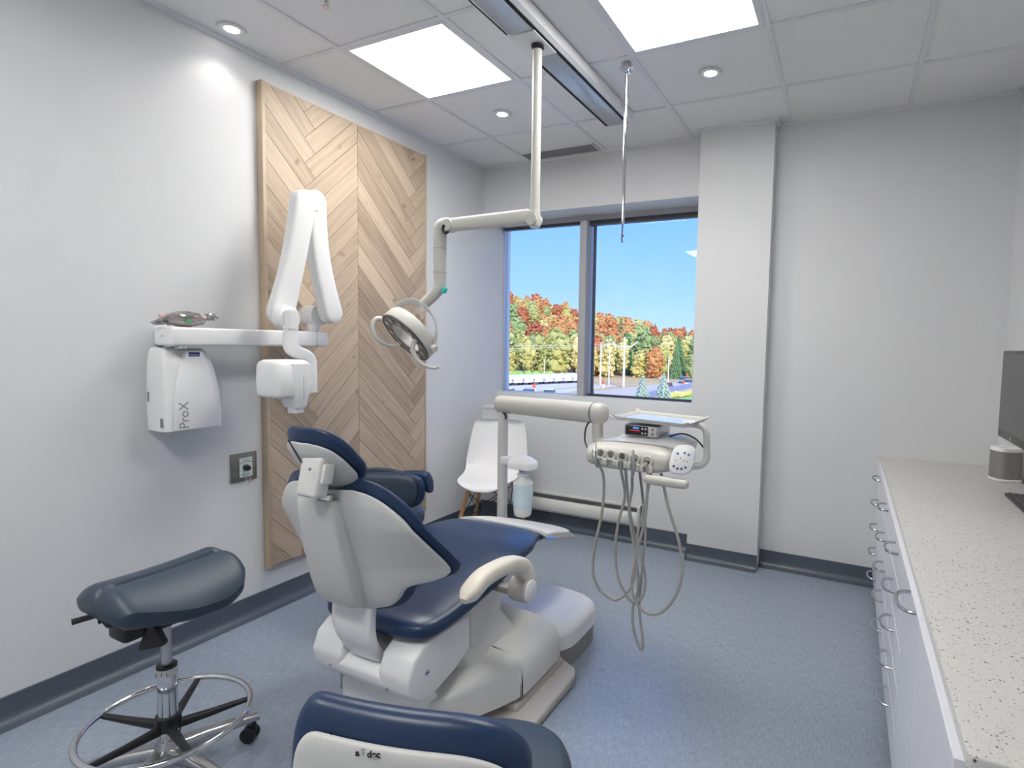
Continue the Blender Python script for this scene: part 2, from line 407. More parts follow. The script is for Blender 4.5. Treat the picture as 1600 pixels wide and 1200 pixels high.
# ================================================================== ROOM SHELL
YF = -1.5                                   # wall behind the camera
GY = 3.95                                   # glass plane of the window
struct(MB().box((-0.2, YF - 0.2, -0.2), (4.6, YB + 0.35, 0.0)).build('floor', 'floor', smooth=False))
struct(MB().box((-0.2, YF - 0.2, H + 0.006), (4.6, YB + 0.6, H + 0.25)).build('ceiling', 'ceil', smooth=False))
struct(MB().box((-0.2, YF - 0.2, 0), (0.0, GY + 0.1, H + 0.006)).build('wall_left', 'wall', smooth=False))
wb = MB()
wb.box((-0.0, YB, 0), (1.9, YB + 0.33, 0.855))
wb.box((-0.0, YB, 2.36), (1.9, YB + 0.33, H + 0.006))
wb.box((1.9, YB, 0), (XR + 0.15, YB + 0.33, H + 0.006))
struct(wb.build('wall_back', 'wall', smooth=False))
# right wall flares slightly outward from the corner towards the camera
fl = 0.13
struct(MB().prism([(XR, YB + 0.2), (XR + (YB - YF) * fl, YF - 0.2), (XR + (YB - YF) * fl + 0.15, YF - 0.2), (XR + 0.2, YB + 0.2)], 'z', 0, H + 0.006).build('wall_right', 'wall', smooth=False))
struct(MB().box((-0.2, YF - 0.2, 0), (4.6, YF, H + 0.006)).build('wall_front', 'wall', smooth=False))
YC = 3.553; XC0, XC1 = 1.72, 2.164
struct(MB().box((XC0, YC, 0), (XC1, YB + 0.3, H + 0.006)).build('wall_column', 'wall', smooth=False))
# cove baseboards
def base_prof(name, p, q, nrm, h=0.1):
    p = Vector(p); q = Vector(q); n = Vector(nrm)
    prof = [(0.0, h), (0.006, h - 0.002), (0.007, 0.035), (0.014, 0.015), (0.034, 0.003), (0.06, 0.0008), (0.0, 0.0)]
    b = MB(); b.rings([[p + n * a + Vector((0, 0, z)) for a, z in prof], [q + n * a + Vector((0, 0, z)) for a, z in prof]], caps=True)
    return struct(b.build(name, 'base', ang=50))
base_prof('baseboard_left', (0, YF, 0), (0, YB, 0), (1, 0, 0))
base_prof('baseboard_back', (0, YB, 0), (XC0, YB, 0), (0, -1, 0), 0.115)
base_prof('baseboard_column', (XC0, YC, 0), (XC1, YC, 0), (0, -1, 0), 0.092)
base_prof('baseboard_right', (XC1, YB, 0), (2.81, YB, 0), (0, -1, 0))
# ceiling perimeter trim
def angle(name, lo, hi): return struct(MB().box(lo, hi, 0).build(name, 'tbar', smooth=False))
angle('trim_1', (0, YF, H - 0.012), (0.022, YB, H + 0.006))
angle('trim_2', (0.022, YB - 0.022, H - 0.012), (XC0 - 0.02, YB, H + 0.006))
angle('trim_3', (XC1 + 0.02, YB - 0.022, H - 0.012), (XR, YB, H + 0.006))
angle('trim_4', (XC0 - 0.022, YC - 0.022, H - 0.012), (XC1 + 0.022, YC, H + 0.006))
angle('trim_5', (XC1, YC, H - 0.012), (XC1 + 0.022, YB - 0.022, H + 0.006))
angle('trim_6', (XC0 - 0.022, YC, H - 0.012), (XC0, YB - 0.022, H + 0.006))
# T-bar grid
GX = [0.418 + 0.61 * k for k in range(6)]; GYL = [3.145 - 0.61 * k for k in range(8)]
g = MB()
for x in GX: g.box((x - 0.012, YF, H), (x + 0.012, (YC if XC0 - .03 < x < XC1 + .03 else YB) - 0.022, H + 0.0065))
for y in GYL: g.box((0.02, y - 0.012, H + 0.0004), (XR + (YB - y) * fl, y + 0.012, H + 0.0066))
struct(g.build('trim_7', 'tbar', smooth=False))

# ------------------------------------------------------------------ window
win = bpy.data.objects.new('window_1', None); COL.objects.link(win); win.location = (0.86, GY, 0.9); win['kind'] = 'structure'
z0, z1 = 0.985, 2.322
f = MB()
f.box((0.0, GY - 0.045, 0.895), (1.9, GY + 0.05, z0)); f.box((0.0, GY - 0.045, z1), (1.9, GY + 0.05, 2.40))
f.box((0.0, GY + 0.002, z0), (0.008, GY + 0.05, z1)); f.box((1.76, GY - 0.045, z0), (1.9, GY + 0.05, z1))
f.build('window_frame', 'frame_grey', win, smooth=False)
MB().box((0.742, GY - 0.09, z0), (0.80, GY + 0.05, z1), 0.003).build('mullion', 'frame_grey', win, smooth=False)
s_ = MB()
s_.box((0.822, GY - 0.012, z0), (0.838, GY + 0.012, z1)); s_.box((0.8, GY - 0.02, z0), (1.76, GY + 0.012, z0 + 0.016)); s_.box((0.8, GY - 0.03, z1 - 0.035), (1.76, GY + 0.012, z1))
s_.box((0.02, GY - 0.03, z1 - 0.02), (0.742, GY + 0.012, z1))
s_.build('window_seal', 'dark_seal', win, smooth=False)
MB().box((0.008, GY, z0), (0.742, GY + 0.006, z1)).build('glass_pane', 'glass', win, smooth=False)
MB().box((0.80, GY, z0), (1.76, GY + 0.006, z1)).build('glass_pane', 'glass', win, smooth=False)
MB().box((0.0, YB - 0.004, 0.855), (1.74, GY, 0.878), 0.004).build('window_sill', 'frame_white', win)
MB().box((0.0, GY - 0.09, 0.878), (1.74, GY - 0.045, 0.985), 0.003).build('lower_rail', 'frame_white', win)

# exterior wall cladding so that the window stands in a building
ex = MB(); ex.box((-8, YB + 0.34, -7), (-0.2, YB + 0.45, 6)); ex.box((3.5, YB + 0.34, -7), (10, YB + 0.45, 6)); ex.box((-0.2, YB + 0.34, -7), (3.5, YB + 0.45, 0.8)); ex.box((-0.2, YB + 0.34, 2.45), (3.5, YB + 0.45, 6)); ex.box((1.9, YB + 0.34, 0.8), (3.5, YB + 0.45, 2.45))
struct(ex.build('wall_outer', 'frame_white', smooth=False))
# ================================================================== CEILING FITTINGS
def panel(gx, gy, label):
    x0, x1, y0, y1 = gx + 0.012, gx + 0.598, gy + 0.012, gy + 0.598
    t = thing('ceiling_light', label, 'light', ((x0 + x1) / 2, (y0 + y1) / 2, H), 'square ceiling panel lights')
    fr = MB(); w = 0.022
    for lo, hi in (((x0, y0), (x1, y0 + w)), ((x0, y1 - w), (x1, y1)), ((x0, y0 + w), (x0 + w, y1 - w)), ((x1 - w, y0 + w), (x1, y1 - w))):
        fr.box((lo[0], lo[1], H - 0.001), (hi[0], hi[1], H + 0.006), 0)
    fr.build('frame', 'tbar', t, smooth=False)
    MB().box((x0 + w, y0 + w, H - 0.0005), (x1 - w, y1 - w, H + 0.005)).build('diffuser', 'diffuser', t, smooth=False)
panel(GX[0], GYL[2], 'square glowing ceiling panel left of the ceiling track')
panel(GX[2], GYL[2], 'square glowing ceiling panel right of the ceiling track, cut by the top edge')
panel(GX[0], GYL[6], 'added square fill light panel, unseen overhead behind the viewer, on the left')  # this unseen pair is added to light the near part of the room
panel(GX[2], GYL[6], 'added square fill light panel, unseen overhead behind the viewer, on the right')
def downlight(x, y, label, power):
    t = thing('recessed_downlight', label, 'light', (x, y, H), 'recessed ceiling downlights')
    MB().lathe([(0.040, 0.004), (0.040, -0.003), (0.046, -0.005), (0.056, -0.003), (0.058, 0.004)], (x, y, H)).build('trim_ring', 'trimwhite', t)
    MB().lathe([(0.0, 0.0), (0.030, 0.0), (0.030, 0.004), (0.0, 0.004)], (x, y, H - 0.001)).build('lamp_face', 'bulb', t)
    MB().lathe([(0.030, 0.0), (0.0405, -0.0035), (0.0405, 0.004), (0.030, 0.004)], (x, y, H)).build('reflector', 'trimwhite', t)
    l = light('lamp_light', 'SPOT', (x, y, H - 0.01), (0, 0, 0), power, (1, 0.95, 0.9), spot_size=math.radians(110), spot_blend=0.6, shadow_soft_size=0.03)
    attach(l, t)
downlight(0.113, 1.617, 'round recessed downlight against the left wall', 3.2)
downlight(0.705, 2.855, 'round recessed downlight between left panel light and air vent', 6)
downlight(1.938, 2.845, 'round recessed downlight right of the chrome ceiling rod', 6)
t = thing('air_vent', 'long grey slatted air vent in the ceiling at the window wall', 'vent', (0.71, 3.56, H))
v = MB(); v.box((0.43, 3.485, H - 0.004), (1.0, 3.493, H + 0.006)); v.box((0.43, 3.632, H - 0.004), (1.0, 3.642, H + 0.006)); v.box((0.43, 3.493, H - 0.004), (0.438, 3.632, H + 0.006)); v.box((0.992, 3.493, H - 0.004), (1.0, 3.632, H + 0.006))
v.build('frame', 'tbar', t, smooth=False)
MB().box((0.43, 3.488, H + 0.003), (1.0, 3.64, H + 0.0058)).build('backing', 'darkgrey', t, smooth=False)
v = MB()
for k in range(58):
    x = 0.442 + k * 0.0095; v.box((x, 3.493, H - 0.003), (x + 0.0045, 3.632, H + 0.003))
v.build('slats', 'ventgrey', t, smooth=False)
t = thing('fire_sprinkler', 'small metal fire sprinkler head on the ceiling, cut by the top edge', 'sprinkler', (0.70, 1.62, H))
MB().lathe([(0, 0), (0.022, 0), (0.018, -0.006), (0.007, -0.009), (0.006, -0.028), (0, -0.028)], (0.70, 1.62, H)).build('body', 'steel', t)
MB().lathe([(0, -0.040), (0.014, -0.040), (0.014, -0.043), (0, -0.043)], (0.70, 1.62, H)).tube([(0.687, 1.62, H - 0.026), (0.69, 1.62, H - 0.04)], 0.002, 6).tube([(0.713, 1.62, H - 0.026), (0.71, 1.62, H - 0.04)], 0.002, 6).build('deflector', 'steel', t)

# ceiling track with the operatory light
t = thing('ceiling_track', 'long silver ceiling track with black slots carrying the dental lamp', 'track', (1.33, 1.5, H))
TX0, TX1 = 1.250, 1.412
prof = [(TX0, H), (TX0, H - 0.052), (TX1 - 0.012, H - 0.052), (TX1 + 0.006, H - 0.042), (TX1 + 0.012, H - 0.02), (TX1 + 0.012, H)]
tr = MB(); tr.rings([[Vector((x, YF + 0.3, z)) for x, z in prof], [Vector((x, 3.135, z)) for x, z in prof]])
tr.build('rail', 'tbar', t, ang=20)
MB().box((TX0 + 0.005, YF + 0.3, H - 0.0535), (TX0 + 0.021, 2.06, H - 0.0515)).box((TX1 - 0.029, YF + 0.3, H - 0.0535), (TX1 - 0.015, 3.13, H - 0.0515)).box((TX0 + 0.005, 2.27, H - 0.0535), (TX0 + 0.020, 3.13, H - 0.0515)).build('slot_lines', 'blackgap', t, smooth=False)
MB().box((TX0 + 0.02, YF + 0.3, H - 0.06), (TX1 - 0.03, 2.055, H - 0.0515), 0.002).build('slot_cover', 'railcover', t)
MB().box((TX0 + 0.023, 2.275, H - 0.056), (TX1 - 0.031, 3.13, H - 0.0515), 0.001).build('slot_cover', 'railcover', t)
MB().box((TX0 + 0.006, 2.06, H - 0.0525), (TX1 - 0.01, 2.10, H - 0.0515)).box((TX0 + 0.018, 2.068, H - 0.060), (TX1 - 0.026, 2.265, H - 0.0515), 0.002).build('mounting_plate', 'trimwhite', t)

# ------------------------------------------------------------------ operatory light
LX, LY = 1.343, 2.172
t = thing('operatory_light', 'cream dental lamp with ring head hanging from the ceiling track', 'lamp', (LX, LY, H - 0.06))
MB().cyl((LX, LY, H - 0.06), (LX, LY, 1.97), 0.0205).build('pole', 'lamp', t)
MB().lathe([(0, 0), (0.027, 0), (0.029, -0.012), (0.0215, -0.020), (0, -0.02)], (LX, LY, H - 0.06)).build('collar', 'black', t)
b = MB(); b.lathe([(0, 0.045), (0.0215, 0.045), (0.024, 0.03), (0.026, -0.02), (0.02, -0.032), (0, -0.034)], (LX, LY, 1.925))
b.tube([(LX - 0.005, LY - 0.03, 1.928), (LX - 0.005, LY + 0.03, 1.928)], 0.027, 20); b.build('arm_joint', 'lamp', t)
# spring arm along the window wall direction
am = MB(); am.rings([sring((x, LY, z), (0, 1, 0), (0, 0, 1), a, b_, 3.2, 28) for x, z, a, b_ in ((0.872, 1.938, 0.018, 0.026), (0.885, 1.939, 0.024, 0.031), (1.1, 1.941, 0.025, 0.032), (1.31, 1.943, 0.026, 0.033), (1.325, 1.943, 0.02, 0.028))])
am.build('spring_arm', 'lamp', t)
MB().lathe([(0, -0.029), (0.028, -0.029), (0.031, -0.02), (0.031, 0.02), (0.028, 0.029), (0, 0.029)], (0.872, LY, 1.936), (0, 1, 0)).build('elbow_hub', 'lamp', t)
MB().tube([(0.862, LY - 0.033, 1.935), (0.855, LY - 0.033, 1.915), (0.868, LY - 0.033, 1.896), (0.89, LY - 0.033, 1.90)], 0.006, 10, smooth=5).build('elbow_gasket', 'black', t)
MB().tube([(0.875, LY, 1.946), (0.835, LY, 1.945), (0.815, LY, 1.93), (0.812, LY, 1.90), (0.812, LY, 1.72), (0.812, LY, 1.66), (0.806, LY - 0.004, 1.635), (0.77, LY - 0.015, 1.595), (0.735, LY - 0.025, 1.563), (0.728, LY - 0.027, 1.557)], [0.028, 0.031, 0.032, 0.0315, 0.031, 0.030, 0.0295, 0.028, 0.026, 0.022], 24, smooth=5).build('down_arm', 'lamp', t)
MB().lathe([(0.0313, -0.001), (0.0325, -0.001), (0.0325, 0.001), (0.0313, 0.001)], (0.812, LY, 1.83)).build('arm_seam', 'greyedge', t)
MB().lathe([(0.0313, -0.001), (0.0325, -0.001), (0.0325, 0.001), (0.0313, 0.001)], (0.812, LY, 1.715)).build('arm_seam', 'greyedge', t)
MB().lathe([(0, 0.0), (0.012, 0.0), (0.0135, 0.012), (0.012, 0.026), (0, 0.028)], (0.842, LY - 0.01, 1.618), (0.4, 0.0, 0.7)).build('sensor_cap', 'teal', t)
# ring head
hc = Vector((0.660, LY - 0.05, 1.410)); 
hn = Vector((-0.312, -0.673, -0.6706)).normalized(); hu = Vector((0.714, 0.299, -0.633)); hu = (hu - hn * hu.dot(hn)).normalized(); hv = hn.cross(hu)
ha = (hu * math.cos(0.38) + hv * math.sin(0.38)).normalized(); hb2 = hn.cross(ha)
def ha_p(u, n): return hc + ha * u + hn * n
def hp(u, v, n): return hc + hu * u + hv * v + hn * n
HS = 1.14
def ring_loft(prof, seg=56, mb=None):
    mb = mb or MB()
    mb.rings([[hp(HS * r * math.cos(2 * PI * k / seg), HS * r * math.sin(2 * PI * k / seg), z) for r, z in prof] for k in range(seg)], closed=True); return mb
ring_loft([(0.128, 0.02), (0.131, 0.012), (0.130, -0.03), (0.124, -0.045), (0.075, -0.045), (0.070, -0.03), (0.071, 0.018), (0.076, 0.0225), (0.122, 0.0225)]).build('lamp_housing', 'lamp', t)
ring_loft([(0.122, 0.0225), (0.122, 0.0245), (0.076, 0.0245), (0.076, 0.0225)]).build('led_face', 'ledface', t)
ring_loft([(0.129, 0.018), (0.129, 0.026), (0.1225, 0.026), (0.1225, 0.018)]).build('face_rim', 'darkgrey', t)
for k in range(10):
    a = 2 * PI * k / 10
    c = hp(HS * 0.099 * math.cos(a), HS * 0.099 * math.sin(a), 0.0245)
    MB().lathe([(0.0, 0.001), (0.014, 0.0), (0.0165, 0.003), (0.011, 0.004), (0.004, 0.002), (0, 0.0022)], c, hn, 16).build('led_lens', 'ledlens', t)
# yoke
yk = MB(); ya = []
yk_top = Vector((0.728, LY - 0.027, 1.557))
pl = ha_p(-0.152, -0.012); pr_ = ha_p(0.152, -0.012)
side = (yk_top - (pl + pr_) / 2)
for k in range(25):
    a = PI * k / 24; q = (pl + pr_) / 2 + (pr_ - pl) / 2 * -math.cos(a) + side * math.sin(a) ** 0.8
    ya.append(q)
yw = hn.cross(hu)
rg = []
for i, q in enumerate(ya):
    tt = (ya[min(i + 1, 24)] - ya[max(i - 1, 0)]).normalized(); nn = tt.cross(hb2).normalized(); bb = tt.cross(nn).normalized()
    w = 0.014 + 0.015 * math.sin(PI * i / 24) ** 2
    rg.append(sring(q, bb, nn, w, 0.005, 2.6, 16))
yk.rings(rg); yk.build('yoke', 'lamp', t)
MB().lathe([(0, -0.014), (0.02, -0.014), (0.021, 0.01), (0.018, 0.016), (0, 0.017)], ha_p(0.156, -0.012), ha).build('pivot_cap', 'lamp', t)
MB().lathe([(0, -0.014), (0.02, -0.014), (0.021, 0.01), (0.018, 0.016), (0, 0.017)], ha_p(-0.156, -0.012), -ha).build('pivot_cap', 'lamp', t)
MB().lathe([(0, -0.004), (0.012, -0.004), (0.016, 0.0), (0.012, 0.003), (0, 0.003)], yk_top + Vector((0.008, -0.012, -0.018)), (0.3, -0.9, 0.1)).build('badge', 'badge', t)
# two hook handles
for sgn, nm in ((-1, 0), (1, 1)):
    o_ = sgn * 0.135
    pts = [hp(o_, 0.02, 0.0), hp(o_ * 1.12, 0.045, 0.03), hp(o_ * 1.12, 0.03, 0.075), hp(o_ * 1.08, -0.005, 0.105), hp(o_ * 1.04, -0.05, 0.11), hp(o_, -0.085, 0.085), hp(o_, -0.095, 0.06)]
    drop = Vector((0, 0, -1))
    base = ha_p(sgn * 0.14, 0.01) + Vector((0, 0, 0.012 * (1 + sgn)))
    fw = Vector((-0.45, -0.85, 0.15)).normalized()
    pts = [base, base + fw * 0.035 + Vector((0, 0, 0.018)), base + fw * 0.065 + Vector((0, 0, 0.004)), base + fw * 0.078 + Vector((0.004, 0, -0.035)), base + fw * 0.070 + Vector((0.014, 0, -0.075)), base + fw * 0.052 + Vector((0.036, 0.01, -0.108)), base + fw * 0.028 + Vector((0.062, 0.02, -0.116)), base + fw * 0.02 + Vector((0.078, 0.02, -0.105))]
    MB().tube(pts, [0.013, 0.0125, 0.012, 0.0115, 0.011, 0.0095, 0.008, 0.009], 14, smooth=6).build('handle', 'lamp', t)

# ------------------------------------------------------------------ hanging rod
t = thing('ceiling_rod', 'thin chrome rod with bracket and hook hanging from the ceiling', 'rod', (1.584, 2.588, H))
MB().box((1.572, 2.572, H - 0.045), (1.612, 2.612, H), 0.004).box((1.560, 2.582, H - 0.028), (1.626, 2.600, H - 0.012), 0.003).build('bracket', 'chrome', t)
MB().cyl((1.594, 2.590, H - 0.04), (1.595, 2.589, 1.985), 0.0082).cyl((1.594, 2.590, 2.34), (1.5945, 2.5895, 2.25), 0.0105).lathe([(0.0082, 0), (0.005, -0.012), (0, -0.014)], (1.595, 2.589, 1.985)).build('rod', 'chrome', t)
MB().tube([(1.594, 2.588, 1.975), (1.592, 2.588, 1.91), (1.592, 2.588, 1.892), (1.598, 2.588, 1.886)], 0.0042, 8, smooth=3).tube([(1.592, 2.588, 1.908), (1.604, 2.588, 1.922)], 0.003, 8).build('hook', 'darkgrey', t)

# ================================================================== CHEVRON WOOD PANEL ON THE LEFT WALL
PY0, PY1, PZ0, PZ1 = 1.80, 2.961, 0.215, 2.612
t = thing('wood_wall_panel', 'tall wall panel of pale oak planks in a chevron pattern', 'wall panel', (0, (PY0 + PY1) / 2, PZ0))
fr = MB(); fr.box((0, PY0, PZ0), (0.042, PY0 + 0.018, PZ1), 0.002); fr.box((0, PY1 - 0.01, PZ0), (0.040, PY1, PZ1), 0.001); fr.box((0, PY0 + 0.018, PZ0), (0.028, PY1 - 0.01, PZ0 + 0.012)); fr.box((0, PY0 + 0.018, PZ1 - 0.012), (0.028, PY1 - 0.01, PZ1))
fr.build('frame', 'woodedge', t)
MB().box((0, PY0 + 0.018, PZ0 + 0.012), (0.026, PY1 - 0.01, PZ1 - 0.012)).build('backing_board', 'darkgrey', t, smooth=False)
def clip(poly, a, b, c):          # keep a*y+b*z<=c
    out = []
    for i in range(len(poly)):
        p, q = poly[i], poly[(i + 1) % len(poly)]; fp = a * p[0] + b * p[1] - c; fq = a * q[0] + b * q[1] - c
        if fp <= 0: out.append(p)
        if (fp < 0 < fq) or (fq < 0 < fp):
            k = fp / (fp - fq); out.append((p[0] + k * (q[0] - p[0]), p[1] + k * (q[1] - p[1])))
    return out
bm = bmesh.new(); tone = bm.faces.layers.float.new('tone_f'); info = []
wd = 0.09; r2 = math.sqrt(0.5); SEAM = 2.383
rp = random.Random(11)
def plank(a0, a1, b0, b1, ylo, yhi, along):
    gp = 0.0011
    a0 += gp; a1 -= gp; b0 += gp; b1 -= gp
    if a1 - a0 < 0.003 or b1 - b0 < 0.003: return
    # a=(y+z)/sqrt2, b=(y-z)/sqrt2
    P = [((a + b) * r2, (a - b) * r2) for a, b in ((a0, b0), (a1, b0), (a1, b1), (a0, b1))]
    for A, B, Cc in ((-1, 0, -(ylo + gp)), (1, 0, yhi - gp), (0, -1, -(PZ0 + 0.012)), (0, 1, PZ1 - 0.012)):
        P = clip(P, A, B, Cc)
        if len(P) < 3: return
    ar = abs(sum(P[i][0] * P[(i + 1) % len(P)][1] - P[(i + 1) % len(P)][0] * P[i][1] for i in range(len(P))) / 2)
    if ar < 1e-4: return
    vs = [bm.verts.new((0.036, y, z)) for y, z in P]; ws = [bm.verts.new((0.026, y, z)) for y, z in P]
    T = min(1, max(0, rp.gauss(0.56, 0.15))); off = (rp.uniform(0, 50), rp.uniform(0, 50))
    fs = [bm.faces.new(vs)] + [bm.faces.new((vs[i], ws[i], ws[(i + 1) % len(vs)], vs[(i + 1) % len(vs)])) for i in range(len(vs))]
    for f_ in fs: info.append((f_, T, off, along))
amin = (PY0 + PZ0) * r2; amax = (PY1 + PZ1) * r2; bmin = (PY0 - PZ1) * r2; bmax = (PY1 - PZ0) * r2
def half(ylo, ymid, yhi):
    # left zone: planks falling to the right (strip over a); right zone: planks rising to the right (strip over b)
    Nn = round(math.sqrt(2) * ymid / wd)
    for i in range(int(amin / wd) - 2, int(amax / wd) + 3):
        plank(i * wd, (i + 1) * wd, bmin - 1, (Nn - i) * wd, ylo, yhi, 'b')
    for j in range(int(bmin / wd) - 3, int(bmax / wd) + 3):
        plank((Nn - j) * wd, amax + 1, j * wd, (j + 1) * wd, ylo, yhi, 'a')
half(PY0 + 0.018, 2.03, SEAM); half(SEAM, 2.80, PY1 - 0.01)
bm.faces.ensure_lookup_table()
bmesh.ops.recalc_face_normals(bm, faces=list(bm.faces))
for i_, f_ in enumerate(bm.faces): pass
ids = {f_: (T, off, al) for f_, T, off, al in info}
order = [ids[f_] for f_ in bm.faces]
loops = [[(l.vert.co.y, l.vert.co.z) for l in f_.loops] for f_ in bm.faces]
me = bpy.data.meshes.new('planks'); bm.to_mesh(me); bm.free()
at = me.attributes.new('tone', 'FLOAT', 'CORNER'); ag = me.attributes.new('grain', 'FLOAT_VECTOR', 'CORNER')
k = 0
for (T, off, al), lp in zip(order, loops):
    for y, z in lp:
        a = (y + z) * r2; b_ = (y - z) * r2
        at.data[k].value = T; ag.data[k].vector = ((b_ if al == 'b' else a) + off[0], (a if al == 'b' else b_) + off[1], 0); k += 1
me.materials.append(M['planks']); ob = bpy.data.objects.new('planks', me); COL.objects.link(ob); attach(ob, t)

# ================================================================== X-RAY MACHINE
t = thing('xray_machine', 'white wall-mounted dental x-ray unit with folded arm and tube head', 'x-ray machine', (0.0, 1.39, 1.0))
# control box: flared shape
bx = MB()
def boxring(z, y0_, y1_, d):
    return sring((d / 2, (y0_ + y1_) / 2, z), (0, 1, 0), (1, 0, 0), (y1_ - y0_) / 2, d / 2, 9, 40)
bx.rings([boxring(z, a, b_, d) for z, a, b_, d in ((0.985, 1.300, 1.515, 0.12), (0.990, 1.290, 1.522, 0.148), (1.06, 1.287, 1.520, 0.152), (1.16, 1.288, 1.512, 0.15), (1.25, 1.292, 1.496, 0.142), (1.315, 1.300, 1.474, 0.128), (1.332, 1.310, 1.462, 0.112))])
bx.build('control_box', 'xwhite', t, ang=50)
fp = MB()   # raised front shield, an arch
arch = [(1.318, 0.992), (1.318, 1.10), (1.328, 1.18), (1.345, 1.25), (1.372, 1.322), (1.430, 1.322), (1.458, 1.25), (1.476, 1.16), (1.486, 1.07), (1.490, 0.992)]
fp.prism(arch, 'x', 0.10, 0.163, 0.006); fp.build('front_cover', 'white', t)
MB().box((0.1632, 1.374, 1.298), (0.1640, 1.418, 1.316)).build('brand_label', 'navyink', t, smooth=False)
text('brand_letters', 'PLANMECA', 0.0075, 'labelwhite', (0.1642, 1.396, 1.304), (0, 1, 0), (0, 0, 1), t, ext=0.0002)
text('model_lettering', 'ProX', 0.052, 'greyink', (0.1634, 1.352, 1.055), (0, 0, 1), (0, -1, 0), t, ext=0.0003)
MB().box((0.118, 1.284, 1.008), (0.130, 1.290, 1.045)).build('side_slot', 'greyink', t, smooth=False)
MB().box((0.03, 1.284, 1.11), (0.036, 1.290, 1.15)).build('side_slot', 'greyink', t, smooth=False)
MB().cyl((0.10, 1.375, 1.33), (0.10, 1.375, 1.345), 0.028).cyl((0.06, 1.34, 1.335), (0.16, 1.34, 1.345), 0.006).build('box_swivel', 'chrome', t)
MB().box((0.0, 1.33, 1.345), (0.12, 1.42, 1.41), 0.006).build('arm_mount', 'xwhite', t)
MB().box((0.085, 1.288, 1.343), (0.205, 2.03, 1.418), 0.01, 3).build('wall_arm', 'xwhite', t)
MB().box((0.14, 1.2865, 1.378), (0.146, 1.289, 1.384)).build('arm_screw', 'greyink', t, smooth=False)
MB().box((0.084, 1.962, 1.342), (0.206, 1.9635, 1.419)).build('arm_seam', 'greyedge', t, smooth=False)
# first post: from arm end up
MB().cyl((0.15, 1.985, 1.418), (0.15, 1.985, 1.475), 0.030).lathe([(0, -0.05), (0.046, -0.05), (0.052, -0.04), (0.052, 0.05), (0, 0.05)], (0.15, 1.985, 1.50), (1, 0, 0)).build('arm_post', 'xwhite', t)
def strip(name, x, p, q, bulge, w, th):
    # arm swept from p to q in (y,z), slightly bowed
    mb = MB(); P = Vector((0, *p)); Q = Vector((0, *q)); d = (Q - P); n = Vector((0, -d.z, d.y)).normalized(); rg = []
    K = 18
    for i in range(-4, K + 5):
        if i < 0:
            a = (4 + i) / 4; c = P - d.normalized() * w * math.cos(a * PI / 2) * 0.98; ww = w * max(math.sin(a * PI / 2), 0.12)
        elif i > K:
            a = (i - K) / 4; c = Q + d.normalized() * w * math.sin(a * PI / 2) * 0.98; ww = w * max(math.cos(a * PI / 2), 0.12)
        else:
            s = i / K; c = P + d * s + n * bulge * math.sin(PI * s); ww = w * (1 - 0.12 * math.sin(PI * s))
        c = c + Vector((x, 0, 0)); tt = th * (0.72 + 0.28 * min(1, ww / w))
        rg.append(sring(c, n, (1, 0, 0), ww, tt, 4.5, 32))
    mb.rings(rg); return mb.build(name, 'xwhite', t, ang=40)
strip('upper_arm', 0.245, (2.012, 1.515), (1.920, 2.045), 0.02, 0.056, 0.034)
strip('lower_arm', 0.320, (1.680, 1.50), (1.800, 2.010), -0.010, 0.056, 0.034)
MB().lathe([(0, -0.05), (0.044, -0.05), (0.05, -0.03), (0.05, 0.03), (0.044, 0.05), (0, 0.05)], (0.28, 1.860, 2.030), (1, 0, 0)).build('top_hinge', 'xwhite', t)
MB().lathe([(0, -0.03), (0.046, -0.03), (0.052, -0.02), (0.052, 0.028), (0.045, 0.036), (0, 0.036)], (0.385, 1.655, 1.468), (1, 0, 0)).build('lower_hinge', 'xwhite', t)
yk = MB()
def seg_box(pts, wy, wx, x):
    for (a, b_) in zip(pts, pts[1:]): pass
path = [(0.425, 1.650, 1.500), (0.425, 1.650, 1.40), (0.425, 1.650, 1.345), (0.42, 1.680, 1.322), (0.40, 1.735, 1.306), (0.395, 1.762, 1.286), (0.395, 1.767, 1.25), (0.395, 1.767, 1.135)]
rg = []
PP = crv([Vector(p) for p in path], 4)
for i, p in enumerate(PP):
    tt = (PP[min(i + 1, len(PP) - 1)] - PP[max(i - 1, 0)]).normalized(); nx = Vector((1, 0, 0)); ny = tt.cross(nx).normalized(); nx = ny.cross(tt).normalized()
    rg.append(sring(p, ny, nx, 0.0275, 0.022, 5, 28))
yk.rings(rg); yk.build('yoke_arm', 'xwhite', t, ang=40)
MB().box((0.402, 1.6215, 1.4215), (0.448, 1.6785, 1.4225)).build('yoke_seam', 'greyedge', t, smooth=False)
# tube head
th = MB()
th.rings([sring((0.44, 1.603, z + 0.012), (0, 1, 0), (1, 0, 0), a * 0.86, b_, 5.5, 40) for z, a, b_ in ((1.278, 0.080, 0.055), (1.268, 0.092, 0.072), (1.255, 0.098, 0.080), (1.19, 0.100, 0.084), (1.135, 0.097, 0.082), (1.122, 0.090, 0.076), (1.116, 0.075, 0.06))])
th.build('tube_head', 'xwhite', t, ang=50)
MB().cyl((0.395, 1.75, 1.18), (0.43, 1.68, 1.18), 0.03).build('head_pivot', 'xwhite', t)
cn = MB(); cn.rings([sring((0.475, 1.628, z + 0.012), (0, 1, 0), (1, 0, 0), a * 0.9, b_, 6, 32) for z, a, b_ in ((1.262, 0.056, 0.052), (1.18, 0.052, 0.057), (1.08, 0.034, 0.045), (1.072, 0.030, 0.040))])
cn.build('head_cover', 'white', t, ang=45)
MB().box((0.455, 1.604, 1.060), (0.505, 1.650, 1.086), 0.006).build('cone_tip', 'xwhite', t)
MB().box((0.5315, 1.628, 1.12), (0.5325, 1.629, 1.22)).build('seam_line', 'greyedge', t, smooth=False)
